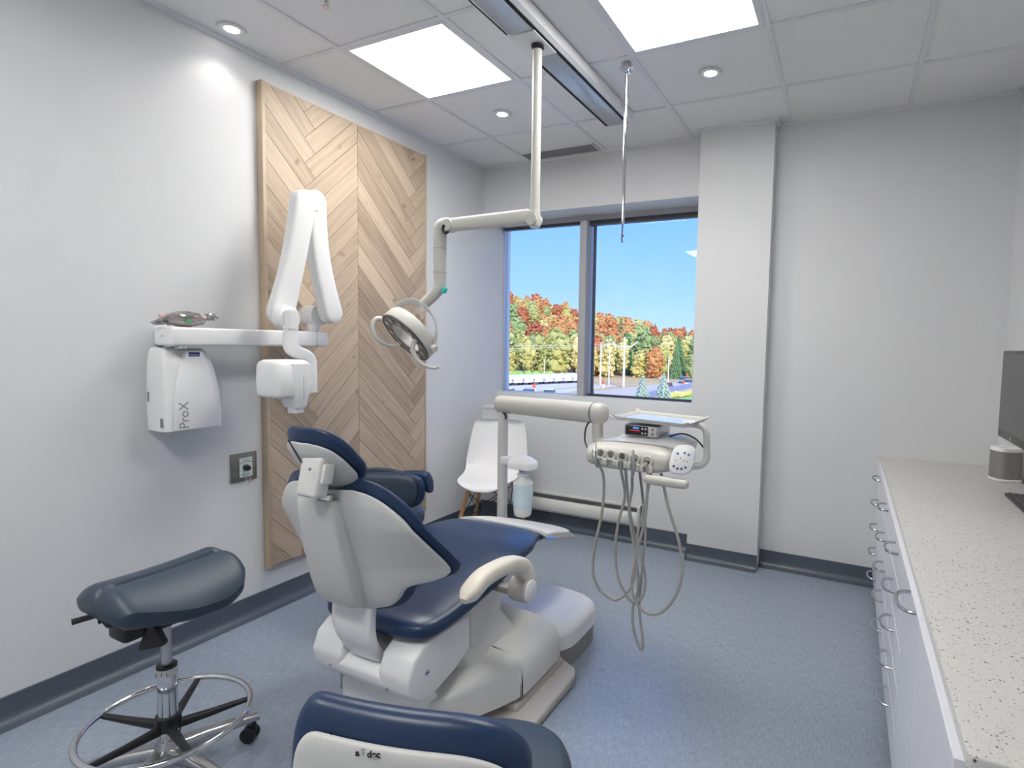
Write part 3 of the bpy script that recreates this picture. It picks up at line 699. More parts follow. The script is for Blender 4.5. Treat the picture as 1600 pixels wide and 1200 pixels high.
# plastic bag on the arm
t = thing('plastic_bag', 'clear plastic bag with pink bundle lying on the x-ray wall arm', 'bag', (0.14, 1.38, 1.418))
rb = random.Random(3)
bg_ = MB(); 
for k in range(3): bg_.tube([(0.13 + 0.03 * math.sin(a + k), 1.375 + (0.055 + 0.008 * k) * math.cos(a), 1.436 + 0.014 * k + 0.005 * math.sin(3 * a)) for a in [2 * PI * i / 12 for i in range(12)]], 0.008, 10, closed=True, smooth=3)
bg_.build('pink_cord_bundle', 'pink', t)
fm = MB(); fm.ball((0.14, 1.378, 1.452), 0.033, (1.45, 2.3, 1.0), 3, 0.10, rb); 
for k in range(7):
    y = 1.45 + k * 0.009; fm.ball((0.14 + rb.uniform(-.02, .02), y, 1.455 + rb.uniform(-.008, .02)), 0.012, (1.2, 1.2, 0.8), 2, 0.35, rb)
for k in range(5): fm.ball((0.14, 1.30 - k * 0.008, 1.436 + rb.uniform(-.005, .01)), 0.011, (1.2, 1.3, 0.8), 2, 0.35, rb)
fm.build('plastic_film', 'film', t, smooth=False)
MB().lathe([(0, 0), (0.011, 0), (0.011, 0.001), (0, 0.001)], (0.190, 1.365, 1.444), (1, 0, 0.3)).build('green_sticker', 'greendot', t)
MB().ball((0.15, 1.385, 1.475), 0.014, (1, 2.0, 0.6), 2).build('dark_plug', 'darkgrey', t)
# wall plate with key switch
t = thing('wall_switch_plate', 'steel wall plate with white label and black key knob', 'switch', (0, 1.70, 0.755))
MB().box((0, 1.637, 0.686), (0.010, 1.764, 0.824), 0.002).build('plate', 'plate', t)
MB().box((0.010, 1.676, 0.706), (0.0115, 1.740, 0.800)).build('label', 'labelwhite', t, smooth=False)
MB().tube([(0.012, 1.676, 0.772), (0.012, 1.693, 0.779), (0.012, 1.708, 0.782), (0.012, 1.724, 0.780), (0.012, 1.742, 0.774)], 0.0012, 6, smooth=4).build('arc_line', 'ink', t)
text('switch_lettering', 'EXPOSURE', 0.009, 'greyink', (0.0118, 1.708, 0.791), (0, 1, 0), (0, 0, 1), t, 0.0002)
text('lower_lettering', 'PLANMECA', 0.009, 'navyink', (0.0118, 1.708, 0.716), (0, 1, 0), (0, 0, 1), t, 0.0002)
MB().box((0.0115, 1.692, 0.733), (0.0125, 1.724, 0.766)).build('knob_plate', 'steel', t, smooth=False)
MB().lathe([(0, 0), (0.013, 0), (0.012, 0.02), (0.007, 0.023), (0, 0.023)], (0.012, 1.708, 0.750), (1, 0, 0)).build('key_knob', 'black', t)
MB().tube([(0.02, 1.702, 0.725), (0.022, 1.702, 0.690), (0.022, 1.708, 0.672), (0.022, 1.716, 0.672), (0.022, 1.720, 0.690), (0.018, 1.718, 0.708)], 0.0013, 6, smooth=4).build('cord_loop', 'badge', t)

# ================================================================== PATIENT CHAIR
CX = 1.25
t = thing('dental_chair', 'navy and white dental patient chair in the middle of the room', 'chair', (CX, 1.7, 0))
# floor plate
MB().prism([(0.98, 1.40), (0.955, 1.43), (0.90, 1.97), (0.92, 2.04), (1.0, 2.10), (1.50, 2.10), (1.66, 2.02), (1.684, 1.97), (1.684, 1.40), (1.66, 1.36)], 'z', 0.0, 0.040, 0.012, 3).build('base_plate', 'taupe', t)
MB().prism([(1.53, 1.66), (1.60, 1.66), (1.60, 2.03), (1.53, 2.03)], 'z', 0.03, 0.066, 0.012, 3).prism([(0.90, 1.50), (1.58, 1.68), (1.58, 2.05), (0.90, 2.05)], 'z', 0.03, 0.11, 0.01).build('plate_step', 'taupe', t)
# front pump cover
def dome(name, x0, x1, y0, y1, z0, z1, mat='plastic', n=3.0, edge=0.05):
    b = MB(); cx_, cy_ = (x0 + x1) / 2, (y0 + y1) / 2; a, c = (x1 - x0) / 2, (y1 - y0) / 2; rg = []
    for k in range(9):
        s = k / 8; an = s * PI / 2; ins = edge * (1 - math.cos(an)); zz = z1 - edge * 0.8 + edge * 0.8 * math.sin(an) 
        rg.append(sring((cx_, cy_, zz), (1, 0, 0), (0, 1, 0), a - ins, c - ins, n, 56))
    b.rings([sring((cx_, cy_, z0), (1, 0, 0), (0, 1, 0), a, c, n, 56)] + rg); return b.build(name, mat, t, ang=60)
dome('front_base_edge', 0.925, 1.612, 1.98, 2.42, 0.0, 0.085, 'greyedge', 4.0, 0.004)
dome('front_base_cover', 0.92, 1.617, 1.975, 2.425, 0.085, 0.185, 'white', 4.0, 0.055)
# middle cover, arching over the base
mid = MB(); rg = []
sec = [(0.90, 0.055), (0.90, 0.15), (0.915, 0.195), (0.955, 0.225), (1.05, 0.240), (1.25, 0.256), (1.44, 0.246), (1.545, 0.232), (1.580, 0.215), (1.598, 0.180), (1.603, 0.13), (1.603, 0.082)]
for y, k in ((1.70, 0.985), (1.712, 1.0), (1.98, 1.0), (1.995, 0.985)):
    rg.append([Vector((CX + (x - CX) * k, y, z * k)) for x, z in sec])
mid.rings(rg); mid.build('middle_base_cover', 'plastic', t, ang=50)
MB().rings([[Vector((CX + (x - CX) * 0.988, y, z * 0.985)) for x, z in sec] for y in (1.685, 1.705)]).build('cover_gap', 'blackgap', t, smooth=False)
# rear cover, tapering wedge
rc = MB(); rg = []
for y, hw, zt, zb in ((1.395, 0.16, 0.150, 0.095), (1.41, 0.185, 0.175, 0.085), (1.50, 0.255, 0.200, 0.082), (1.60, 0.310, 0.222, 0.083), (1.69, 0.350, 0.238, 0.085)):
    P = []
    prf = [(-1, 0), (-1, 0.78), (-0.985, 0.9), (-0.92, 0.98), (-0.4, 1.05), (0, 1.08), (0.4, 1.05), (0.92, 0.98), (0.985, 0.9), (1, 0.78), (1, 0)]
    for u, v_ in prf: P.append(Vector((CX + u * hw, y, zb + (zt - zb) * v_)))
    rg.append(P)
rc.rings(rg); rc.build('rear_base_cover', 'plastic', t, ang=50)
MB().prism([(1.065, 1.345), (1.385, 1.345), (1.43, 1.44), (1.03, 1.44)], 'z', 0.04, 0.205, 0.02, 3).build('rear_housing', 'white', t)
MB().box((1.0, 1.40, 0.10), (1.035, 1.44, 0.215), 0.004).build('pump_slot', 'greyedge', t)
# lift column between base and seat
lc = MB()
lc.rings([sring((CX + dx, y, z), (1, 0, 0), (0, 1, 0), a, b_, 4.5, 48) for dx, y, z, a, b_ in ((0.0, 1.74, 0.20, 0.235, 0.20), (0.0, 1.72, 0.24, 0.215, 0.19), (0, 1.66, 0.32, 0.200, 0.18), (0, 1.62, 0.42, 0.20, 0.22), (0, 1.62, 0.47, 0.20, 0.25))])
lc.build('lift_column', 'plastic', t, ang=60)
# seat housing and skirt
hs = MB(); hs.prism([(1.262, 0.285), (1.252, 0.34), (1.275, 0.395), (1.32, 0.425), (1.56, 0.425), (1.56, 0.30), (1.48, 0.262), (1.36, 0.235), (1.30, 0.245)], 'x', CX - 0.215, CX - 0.080, 0.012, 3)
hs.prism([(1.262, 0.285), (1.252, 0.34), (1.275, 0.395), (1.32, 0.425), (1.56, 0.425), (1.56, 0.30), (1.48, 0.262), (1.36, 0.235), (1.30, 0.245)], 'x', CX + 0.085, CX + 0.215, 0.012, 3)
hs.prism([(1.262, 0.285), (1.255, 0.32), (1.34, 0.375), (1.56, 0.385), (1.56, 0.30), (1.48, 0.262), (1.36, 0.235), (1.30, 0.245)], 'x', CX - 0.10, CX + 0.11, 0.008, 2)
hs.build('seat_housing', 'white', t)
MB().prism([(1.565, 0.30), (1.565, 0.43), (1.62, 0.47), (1.80, 0.525), (1.93, 0.56), (1.97, 0.535), (1.86, 0.46), (1.74, 0.36), (1.66, 0.28), (1.60, 0.27)], 'x', CX - 0.212, CX + 0.212, 0.02, 3).build('seat_skirt', 'plastic', t)
MB().box((1.33, 1.306, 0.380), (1.365, 1.33, 0.402), 0.002).build('post_slot', 'black', t)
MB().lathe([(0, 0), (0.011, 0), (0.011, 0.0015), (0, 0.0015)], (CX + 0.2150, 1.335, 0.330), (1, 0, 0)).build('housing_badge', 'badge', t)
MB().box((CX + 0.2163, 1.327, 0.326), (CX + 0.217, 1.343, 0.333)).build('badge_mark', 'panelblue', t, smooth=False)
for q_ in ((1.12, 0.30), (1.37, 0.29)): MB().cyl((q_[0], 1.266, q_[1]), (q_[0], 1.254, q_[1]), 0.004).build('housing_screw', 'steel', t)
# seat upholstery
zc = [(1.29, 0.462), (1.38, 0.466), (1.50, 0.482), (1.65, 0.514), (1.85, 0.555), (1.98, 0.560), (2.06, 0.545), (2.12, 0.530)]
hw = [(1.29, 0.13), (1.30, 0.185), (1.32, 0.215), (1.37, 0.238), (1.50, 0.252), (1.75, 0.268), (1.90, 0.262), (2.0, 0.228), (2.06, 0.215), (2.12, 0.21)]
tk = [(1.29, 0.015), (1.30, 0.030), (1.325, 0.042), (1.38, 0.050), (1.5, 0.050), (1.8, 0.048), (1.98, 0.038), (2.08, 0.026), (2.12, 0.018)]
rg = []
for i in range(46):
    y = 1.29 + 0.13 * (i / 12) ** 1.8 if i < 12 else 1.42 + (2.12 - 1.42) * (i - 12) / 33
    c = sring((CX, y, interp(zc, y)), (1, 0, 0), (0, 0, 1), interp(hw, y), interp(tk, y), 3.0, 56)
    for p in c:
        u = abs(p.x - CX) / 0.28
        if p.z > interp(zc, y): p.z -= 0.012 * (1 - min(1, u) ** 2) * min(1, (y - 1.29) / 0.1) * (1 if y < 1.9 else max(0, (2.12 - y) / 0.22))
    rg.append(c)
st = MB(); st.rings(rg); st.build('seat_cushion', 'vinyl', t, ang=60)
# toe board with clear cover
def toe(y, zoff, a, name, mat, th_, y0=2.0):
    pass
rg = []
for i in range(16):
    s = i / 15; y = 2.075 + 0.37 * s; a = 0.232 * math.sqrt(max(0.02, 1 - (max(0, s - 0.45) / 0.56) ** 2.4)); z = 0.553 - 0.085 * s - 0.02 * s * s
    rg.append(sring((CX, y, z), (1, 0, 0), (0, 0.2, 1), a, 0.018 if s < 0.97 else 0.008, 4, 44))
MB().rings(rg).build('toe_cushion', 'plastic', t, ang=60)
rg = []
for i in range(18):
    s = i / 17; y = 2.055 + 0.405 * s; a = 0.262 * math.sqrt(max(0.02, 1 - (max(0, s - 0.45) / 0.56) ** 2.4)) - 0.03 * max(0, 0.3 - s); z = 0.562 - 0.09 * s - 0.02 * s * s
    pts = []
    for k in range(25):
        x = -1 + 2 * k / 24; pts.append(Vector((CX + x * a, y, z + 0.006 - 0.022 * abs(x) ** 7)))
    for k in range(25):
        x = 1 - 2 * k / 24; pts.append(Vector((CX + x * (a - 0.003), y, z + 0.003 - 0.022 * abs(x) ** 7)))
    rg.append(pts)
MB().rings(rg).build('toe_cover', 'clear', t, ang=60)
# backrest
ZT = 0.926; SL = 0.2252; KB = 0.6
def bsurf(x, z, off=0.0): return 1.145 + (ZT - z) * SL + (KB + 0.6 * min(1, max(0, (0.84 - z) / 0.14))) * (x - CX) ** 2 + off
Wt = [(0.545, 0.10), (0.552, 0.125), (0.565, 0.165), (0.60, 0.198), (0.625, 0.212), (0.642, 0.235), (0.655, 0.285), (0.668, 0.318), (0.69, 0.333), (0.72, 0.330), (0.762, 0.319), (0.81, 0.302), (0.875, 0.270), (0.92, 0.228), (0.945, 0.196), (0.960, 0.160), (0.968, 0.12)]
def back_pad(name, mat, off, thick, dw, z0_, z1_, n=3.0):
    rg = []; N = 44
    for i in range(N + 1):
        s = i / N; s = 0.5 - 0.5 * math.cos(PI * s); z = z0_ + (z1_ - z0_) * s
        zz = 0.545 + (0.968 - 0.545) * s
        w = max(0.03, interp(Wt, zz) + dw)
        e_ = min(1, 0.25 + 6 * min(s, 1 - s)); th_ = thick * e_
        P = []
        for k in range(64):
            a = 2 * PI * k / 64; cx_, sy = math.cos(a), math.sin(a)
            x = CX + math.copysign(abs(cx_) ** (2 / n), cx_) * w; yy = math.copysign(abs(sy) ** (2 / n), sy) * th_ / 2
            # dip at the top centre under the headrest
            dz = -0.036 * math.exp(-((x - CX) / 0.075) ** 4) * max(0, (s - 0.8) / 0.2) ** 1.5
            P.append(Vector((x, bsurf(x, z, off) + yy, z + dz)))
        rg.append(P)
    return MB().rings(rg).build(name, mat, t, ang=60)
back_pad('backrest_cushion', 'vinyl', 0.018, 0.040, 0.002, 0.545, 0.980)
back_pad('backrest_shell', 'shellgrey', -0.008, 0.034, -0.011, 0.556, 0.950, 3.5)
# spine
sp = MB(); rg = []
for z, w, o1 in ((0.575, 0.078, -0.022), (0.60, 0.086, -0.030), (0.66, 0.088, -0.036), (0.75, 0.084, -0.038), (0.85, 0.076, -0.036), (0.91, 0.070, -0.032), (0.918, 0.064, -0.028)):
    rg.append(sring((CX, bsurf(CX, z, o1 + 0.004), z), (1, 0, 0), (0, 1, 0), w, 0.034, 5, 36))
sp.rings(rg); sp.build('backrest_spine', 'shellgrey', t, ang=45)
po = MB(); rg = []
for y, z, w in ((1.262, 0.61, 0.078), (1.246, 0.57, 0.084), (1.238, 0.50, 0.084), (1.246, 0.445, 0.080), (1.268, 0.400, 0.074), (1.295, 0.360, 0.068)):
    rg.append((y, z, w))
Pc = crv([Vector(p) for p in rg], 5); rr = []
for i, p in enumerate(Pc):
    a = Pc[max(i - 1, 0)]; b_ = Pc[min(i + 1, len(Pc) - 1)]; tt = Vector((0, b_.x - a.x, b_.y - a.y)).normalized(); nn = tt.cross(Vector((1, 0, 0))).normalized()
    rr.append(sring((CX, p.x, p.y), (1, 0, 0), nn, p.z, 0.018, 5.5, 32))
po.rings(rr); po.build('backrest_post', 'white', t, ang=50)
# headrest
hr = MB()
Hc0 = Vector((1.262, 1.170, 0.942)); Hup = Vector((0, -0.66, 0.75)).normalized(); Hn = Vector((0, 0.75, 0.66)).normalized()
def head_pad(name, mat, off, thick, dw, z0_, z1_, n=3):
    rg = []; N = 30
    Wh = [(-0.02, 0.05), (0.0, 0.080), (0.03, 0.105), (0.07, 0.120), (0.12, 0.118), (0.17, 0.104), (0.205, 0.076), (0.22, 0.045)]
    for i in range(N + 1):
        s = 0.5 - 0.5 * math.cos(PI * i / N); h = z0_ + (z1_ - z0_) * s; hh = -0.02 + 0.24 * s
        w = max(0.02, interp(Wh, hh) + dw); th_ = thick * min(1, 0.25 + 5 * min(s, 1 - s)); P = []
        for k in range(44):
            a = 2 * PI * k / 44; c_, s2 = math.cos(a), math.sin(a)
            x = math.copysign(abs(c_) ** (2 / n), c_) * w; yy = math.copysign(abs(s2) ** (2 / n), s2) * th_ / 2
            P.append(Hc0 + Vector((x, 0, 0)) + Hup * h + Hn * (off + yy + 2.2 * x * x - 1.2 * (h - 0.09) ** 2 * -1))
        rg.append(P)
    return MB().rings(rg).build(name, mat, t, ang=60)
head_pad('headrest_cushion', 'vinyl', 0.016, 0.042, 0.0, -0.02, 0.22)
head_pad('headrest_shell', 'shellgrey', -0.010, 0.02, -0.010, -0.012, 0.195)
br = MB(); R_ = Matrix.Rotation(math.radians(-12), 3, 'X')
br.box((1.250, 1.045, 0.938), (1.332, 1.092, 1.052), 0.012, 3, R_)
br.build('headrest_bracket', 'plastic', t)
MB().box((1.334, 1.050, 0.980), (1.347, 1.085, 1.035), 0.005, 2, R_, (1.29, 1.07, 0.995)).box((1.256, 1.065, 1.040), (1.316, 1.105, 1.072), 0.008).build('headrest_lever', 'plastic', t)
MB().cyl((1.312, 1.034, 1.025), (1.312, 1.038, 1.025), 0.004).build('bracket_screw', 'greyedge', t)
MB().cyl((1.312, 1.055, 0.950), (1.312, 1.060, 0.950), 0.004).build('bracket_screw', 'greyedge', t)
MB().cyl((1.262, 1.05, 1.035), (1.215, 1.045, 1.095), 0.0022, seg=8).build('headrest_strut', 'black', t)
MB().cyl((1.276, 1.06, 1.05), (1.250, 1.055, 1.10), 0.0022, seg=8).build('headrest_strut', 'black', t)
MB().box((1.252, 1.100, 0.895), (1.305, 1.125, 0.935), 0.003).cyl((1.265, 1.112, 0.90), (1.268, 1.090, 0.955), 0.008).build('headrest_stem', 'chrome', t)
# arms
def arm(sx, x):
    b = MB(); pts = [(x, 1.69, 0.50), (x, 1.692, 0.545), (x, 1.662, 0.590), (x, 1.60, 0.618), (x, 1.52, 0.630), (x, 1.43, 0.630), (x, 1.365, 0.608), (x, 1.335, 0.595)]
    P = crv([Vector(p) for p in pts], 5); rr_ = crv_scalar([0.042, 0.042, 0.037, 0.033, 0.033, 0.034, 0.031, 0.013], 5, 8, False); rg = []
    for i, p in enumerate(P):
        tt = (P[min(i + 1, len(P) - 1)] - P[max(i - 1, 0)]).normalized(); nn = tt.cross(Vector((1, 0, 0))).normalized()
        rg.append(sring(p, (1, 0, 0), nn, 0.032 if i < 30 else rr_[i], rr_[i] * 0.8, 3, 24))
    o1 = b.rings(rg).build('armrest', 'cream', t)
    MB().lathe([(0, -0.035), (0.040, -0.035), (0.045, -0.02), (0.045, 0.03), (0.040, 0.036), (0, 0.036)], (x - sx * 0.005, 1.68, 0.497), (sx, 0, 0)).build('armrest_pivot', 'taupe', t)
    MB().lathe([(0, 0), (0.039, 0), (0.039, 0.006), (0.034, 0.009), (0, 0.010)], (x + sx * 0.031, 1.68, 0.497), (sx, 0, 0)).build('pivot_cap', 'white', t)
    MB().box((min(x, CX + sx * 0.2), 1.655, 0.475), (max(x, CX + sx * 0.2), 1.705, 0.50), 0.006).build('armrest_bracket', 'greyedge', t)
arm(1, 1.605); arm(-1, 0.975)

# ================================================================== STOOLS
def star_base(t, c, arm_mat, ang0, r=0.27, caster_arms=None, n=5, col_top=0.42, chrome_col=True):
    cx_, cy_ = c
    MB().lathe([(0, 0.065), (0.038, 0.065), (0.042, 0.09), (0.036, 0.135), (0.03, 0.15), (0, 0.15)], (cx_, cy_, 0)).build('base_hub', arm_mat, t)
    for k in range(n):
        a = ang0 + 2 * PI * k / n; d = Vector((math.cos(a), math.sin(a), 0)); s_ = Vector((-d.y, d.x, 0)); rg = []
        for q, z, w, h_ in ((0.02, 0.108, 0.026, 0.022), (0.10, 0.104, 0.021, 0.018), (0.2, 0.092, 0.017, 0.013), (r, 0.082, 0.014, 0.010)):
            rg.append(sring(Vector((cx_, cy_, z)) + d * q, s_, (0, 0, 1), w, h_, 3.5, 18))
        a_ = MB().rings(rg).build('base_leg', arm_mat, t)
        p = Vector((cx_, cy_, 0)) + d * (r - 0.012); s2 = Vector((math.cos(a + 0.7), math.sin(a + 0.7), 0)); s3 = Vector((-s2.y, s2.x, 0))
        cs = MB(); off = s3 * 0.016
        for sg in (-1, 1):
            cs.lathe([(0, -0.008), (0.020, -0.008), (0.026, -0.005), (0.026, 0.005), (0.020, 0.008), (0, 0.008)], p + off + Vector((0, 0, 0.0265)) + s2 * 0.013 * sg, s2, 20)
        cs.cyl(p + Vector((0, 0, 0.03)), p + Vector((0, 0, 0.078)), 0.006).box(p + off * 0.5 + Vector((-0.008, -0.008, 0.04)), p + off * 0.5 + Vector((0.008, 0.008, 0.058)), 0.003)
        cs.build('caster', 'black', t)
# saddle stool, front left
SX, SY = 0.795, 0.935
t = thing('saddle_stool', 'slate blue saddle stool with chrome foot ring by the left wall', 'stool', (SX, SY, 0))
star_base(t, (SX, SY), 'steel', math.radians(5), 0.255)
MB().lathe([(0, 0.145), (0.0265, 0.145), (0.0265, 0.375), (0, 0.375)], (SX, SY, 0)).build('column_sleeve', 'chrome', t)
MB().lathe([(0.0267, 0.352), (0.0275, 0.352), (0.0275, 0.374), (0.0267, 0.374)], (SX, SY, 0)).build('height_scale', 'badge', t)
MB().lathe([(0, 0.37), (0.027, 0.37), (0.027, 0.382), (0.018, 0.384), (0, 0.384)], (SX, SY, 0)).build('column_collar', 'black', t)
for a in range(3):
    pass
text('scale_letters', 'L  I  L', 0.016, 'ink', (SX + 0.0278 * math.cos(-0.95), SY + 0.0278 * math.sin(-0.95), 0.363), (math.sin(0.95), math.cos(0.95), 0), (0, 0, 1), t, 0.0002)
MB().cyl((SX, SY, 0.38), (SX, SY, 0.60), 0.0145).build('gas_lift', 'steel', t)
RZ = 0.208; rad = 0.218
rp_ = [(SX + rad * math.cos(2 * PI * k / 48), SY + rad * math.sin(2 * PI * k / 48), RZ) for k in range(48)]
MB().tube(rp_, 0.0095, 14, closed=True).build('foot_ring', 'chrome', t)
fr_ = MB()
for k in range(5):
    a = math.radians(58) + 2 * PI * k / 5; d = Vector((math.cos(a), math.sin(a), 0)); s_ = Vector((-d.y, d.x, 0)); rg = []
    for q, z, w, h_ in ((0.028, 0.185, 0.012, 0.014), (0.12, 0.192, 0.010, 0.010), (0.212, 0.201, 0.009, 0.006)):
        rg.append(sring(Vector((SX, SY, z)) + d * q, s_, (0, 0, 1), w, h_, 3.5, 16))
    MB().rings(rg).build('ring_spoke', 'black', t)
MB().lathe([(0.0268, 0.18), (0.034, 0.18), (0.034, 0.222), (0.0268, 0.222)], (SX, SY, 0)).build('ring_hub', 'black', t)
# mechanism, levers
MB().box((SX - 0.03, SY - 0.135, 0.520), (SX + 0.06, SY + 0.05, 0.600), 0.012).build('tilt_mechanism', 'black', t)
MB().tube([(SX + 0.02, SY - 0.10, 0.600), (SX - 0.01, SY - 0.17, 0.606), (SX - 0.025, SY - 0.215, 0.604)], [0.006, 0.008, 0.009], 8).build('lever', 'black', t)
MB().tube([(SX - 0.01, SY - 0.10, 0.585), (SX - 0.03, SY - 0.155, 0.578)], [0.005, 0.009], 8).build('lever', 'black', t)
pd = MB(); pd.prism([(-0.005, 0.0), (-0.036, -0.080), (-0.03, -0.088), (0.036, -0.072), (0.038, -0.064), (0.006, 0.0)], 'y', -0.012, 0.012, 0.004)
for v_ in pd.bm.verts:
    q = Matrix.Rotation(math.radians(25), 3, 'Z') @ v_.co; v_.co = q + Vector((SX + 0.070, SY - 0.070, 0.568))
pd.build('paddle_lever', 'black', t)
MB().tube([(SX + 0.03, SY - 0.05, 0.58), (SX + 0.070, SY - 0.070, 0.562)], 0.006, 8).build('paddle_stem', 'black', t)
# seat: two lobes and a groove along y
rg = []; N = 34
SWt = [(0, 0.080), (0.015, 0.105), (0.04, 0.122), (0.12, 0.135), (0.3, 0.160), (0.5, 0.178), (0.70, 0.182), (0.86, 0.165), (0.96, 0.120), (0.99, 0.085), (1.0, 0.05)]
for i in range(N + 1):
    s = 0.5 - 0.5 * math.cos(PI * i / N); y = -0.180 + 0.36 * s
    top = 0.684 - 0.004 * s + 0.012 * s ** 3 - 0.004 * math.sin(PI * s); w = interp(SWt, s)
    th_ = 0.088 * min(1, 0.45 + 7 * min(s, 1 - s)); P = []; K = 40
    def topz(x):
        u = abs(x) / 0.19
        return top - 0.075 * u ** 2.2 - 0.024 * math.exp(-(x / 0.007) ** 2) * min(1, s / 0.08) * min(1, (1 - s) / 0.05) - 0.030 * max(0, 1 - s / 0.10) ** 2 - 0.02 * max(0, 1 - (1 - s) / 0.08) ** 2 + 0.005 * math.exp(-((abs(x) - 0.05) / 0.04) ** 2)
    for k in range(K + 1):
        x = w * math.sin(PI * (k / K - 0.5)); P.append(Vector((SX + x + 0.01, SY + y, topz(x) - 0.010 * (abs(x) / w) ** 6)))
    for k in range(1, K):
        x = w * math.sin(PI * (0.5 - k / K)); P.append(Vector((SX + x * 0.97 + 0.01, SY + y, topz(x * 0.97) - th_ * (1 - 0.60 * (abs(x) / w) ** 6) - 0.006)))
    rg.append(P)
MB().rings(rg).build('saddle_seat', 'vinylgrey', t, ang=50)

def clinic_stool(label, c, col_h, seat_r, yaw, back, loc_label=None):
    t = thing('dental_stool', label, 'stool', (c[0], c[1], 0))
    star_base(t, c, 'steel', yaw, 0.26)
    MB().lathe([(0, 0.15), (0.027, 0.15), (0.027, 0.30), (0.016, 0.302), (0.016, col_h - 0.06), (0, col_h - 0.06)], (c[0], c[1], 0)).build('column', 'chrome', t)
    MB().box((c[0] - 0.08, c[1] - 0.08, col_h - 0.09), (c[0] + 0.08, c[1] + 0.08, col_h - 0.06), 0.01).build('seat_plate', 'black', t)
    return t
# near stool, seen from behind its backrest
NC = Vector((1.955, 0.905)); a1 = Vector((0.906, 0.424, 0)); f1 = Vector((-0.424, 0.906, 0)); up = Vector((0, 0, 1))
t = clinic_stool('dental stool in the foreground seen from behind, grey shell lettered backrest', NC, 0.52, 0.22, 0.3, None)
st = MB(); rg = []
for k, (z, q) in enumerate(((0.440, 0.90), (0.446, 0.97), (0.468, 1.0), (0.49, 1.0), (0.508, 0.965), (0.516, 0.88), (0.510, 0.5))):
    rg.append(sring((NC.x + 0.026, NC.y - 0.035, z), a1, f1, 0.205 * q, 0.19 * q, 2.8, 48))
st.rings(rg); st.build('seat_cushion', 'vinylgrey', t, ang=60)
BO = Vector((2.043, 0.668, 0))
def nb(u, z, off): # u along a1 from centre, curved forward with u
    return BO + a1 * u + f1 * (off + 0.55 * u * u + 0.10 * (z - 0.78)) + up * z
def near_pad(name, mat, off, thick, dw, dz, n):
    rg = []; N = 40
    # top edge height as function of u; pad lofted along u
    for i in range(N + 1):
        s = 0.5 - 0.5 * math.cos(PI * i / N); u = (-0.232 - dw) + (0.400 + 2 * dw) * s
        tl = min(1, s / 0.12); tr_ = min(1, (1 - s) / 0.36); e_ = math.sqrt(max(0.0, (1 - (1 - tl) ** 2.2) * (1 - (1 - tr_) ** 2.4))) 
        e_ = max(e_, 0.05)
        top = 0.791 - 0.030 * s + dz; bot = 0.545 - dz
        mid_ = (top + bot) / 2; hh = (top - bot) / 2 * (0.35 + 0.65 * e_)
        P = []
        for k in range(40):
            a = 2 * PI * k / 40; c_, s2 = math.cos(a), math.sin(a)
            zz = mid_ + math.copysign(abs(s2) ** (2 / n), s2) * hh; oo = math.copysign(abs(c_) ** (2 / 2.5), c_) * thick / 2 * (0.4 + 0.6 * e_)
            P.append(nb(u, zz, off + oo))
        rg.append(P)
    return MB().rings(rg).build(name, mat, t, ang=60)
near_pad('backrest_cushion', 'vinyl', 0.02, 0.062, 0.0, 0.0, 4.5)
near_pad('backrest_shell', 'shellgrey', -0.017, 0.022, -0.018, -0.036, 6)
pz = 0.738; o_ = nb(-0.020, pz, -0.0295)
text('shell_lettering', 'a', 0.0145, 'ink', nb(-0.100, pz, -0.0295), a1, up, t, 0.0003, 0.0006)
text('shell_lettering', 'dec', 0.0145, 'ink', nb(-0.0735, pz, -0.0292), a1, up, t, 0.0003, 0.0006)
text('shell_emblem', 'T', 0.014, 'greyink', nb(-0.0905, pz + 0.002, -0.0293), a1, up, t, 0.0003)
MB().tube([nb(-0.12, 0.665, -0.0285), nb(-0.115, 0.672, -0.0285), nb(-0.10, 0.674, -0.0285), nb(0.10, 0.669, -0.0285), nb(0.115, 0.667, -0.0285), nb(0.12, 0.660, -0.0285)], 0.0012, 6, smooth=2).build('shell_groove', 'greyedge', t)
stm = MB()
for uu in (-0.155, 0.04):
    for k in range(9): p = nb(uu + (0.004 if uu < 0 else 0.001 * k), 0.792 - 0.006 * k, -0.0115 - 0.0006 * k); stm.ball(p, 0.0011, sub=1)
stm.build('stitching', 'black', t)
MB().box((1.99, 0.72, 0.44), (2.03, 0.86, 0.47), 0.01).tube([(2.005, 0.75, 0.455), (2.03, 0.70, 0.50), (2.035, 0.695, 0.62)], 0.014, 10, smooth=4).build('backrest_bracket', 'black', t)

# far stool behind the patient chair
FC = Vector((0.62, 1.98))
t = clinic_stool('dental stool with curved side pad behind the patient chair', FC, 0.55, 0.2, 0.6, None)
st = MB(); rg = []
for z, q in ((0.49, 0.9), (0.50, 0.98), (0.52, 1.0), (0.55, 1.0), (0.565, 0.95), (0.57, 0.85), (0.565, 0.4)): rg.append(sring((FC.x, FC.y, z), (1, 0, 0), (0, 1, 0), 0.19 * q, 0.19 * q, 2.4, 40))
st.rings(rg); st.build('seat_cushion', 'vinylgrey', t, ang=60)
def fpad(name, mat, pts, hts, th_, cap=0):
    rg = []; P = crv([Vector(p) for p in pts], 6); hh = crv_scalar(hts, 6, len(hts), False)
    for i, p in enumerate(P):
        tt = (P[min(i + 1, len(P) - 1)] - P[max(i - 1, 0)]); tt.z = 0; tt.normalize(); nn = Vector((-tt.y, tt.x, 0))
        rg.append(sring(p, (0, 0, 1), nn, hh[i], th_ * min(1, 0.35 + hh[i] / 0.09), 3.4, 28))
    return MB().rings(rg).build(name, mat, t, ang=60)
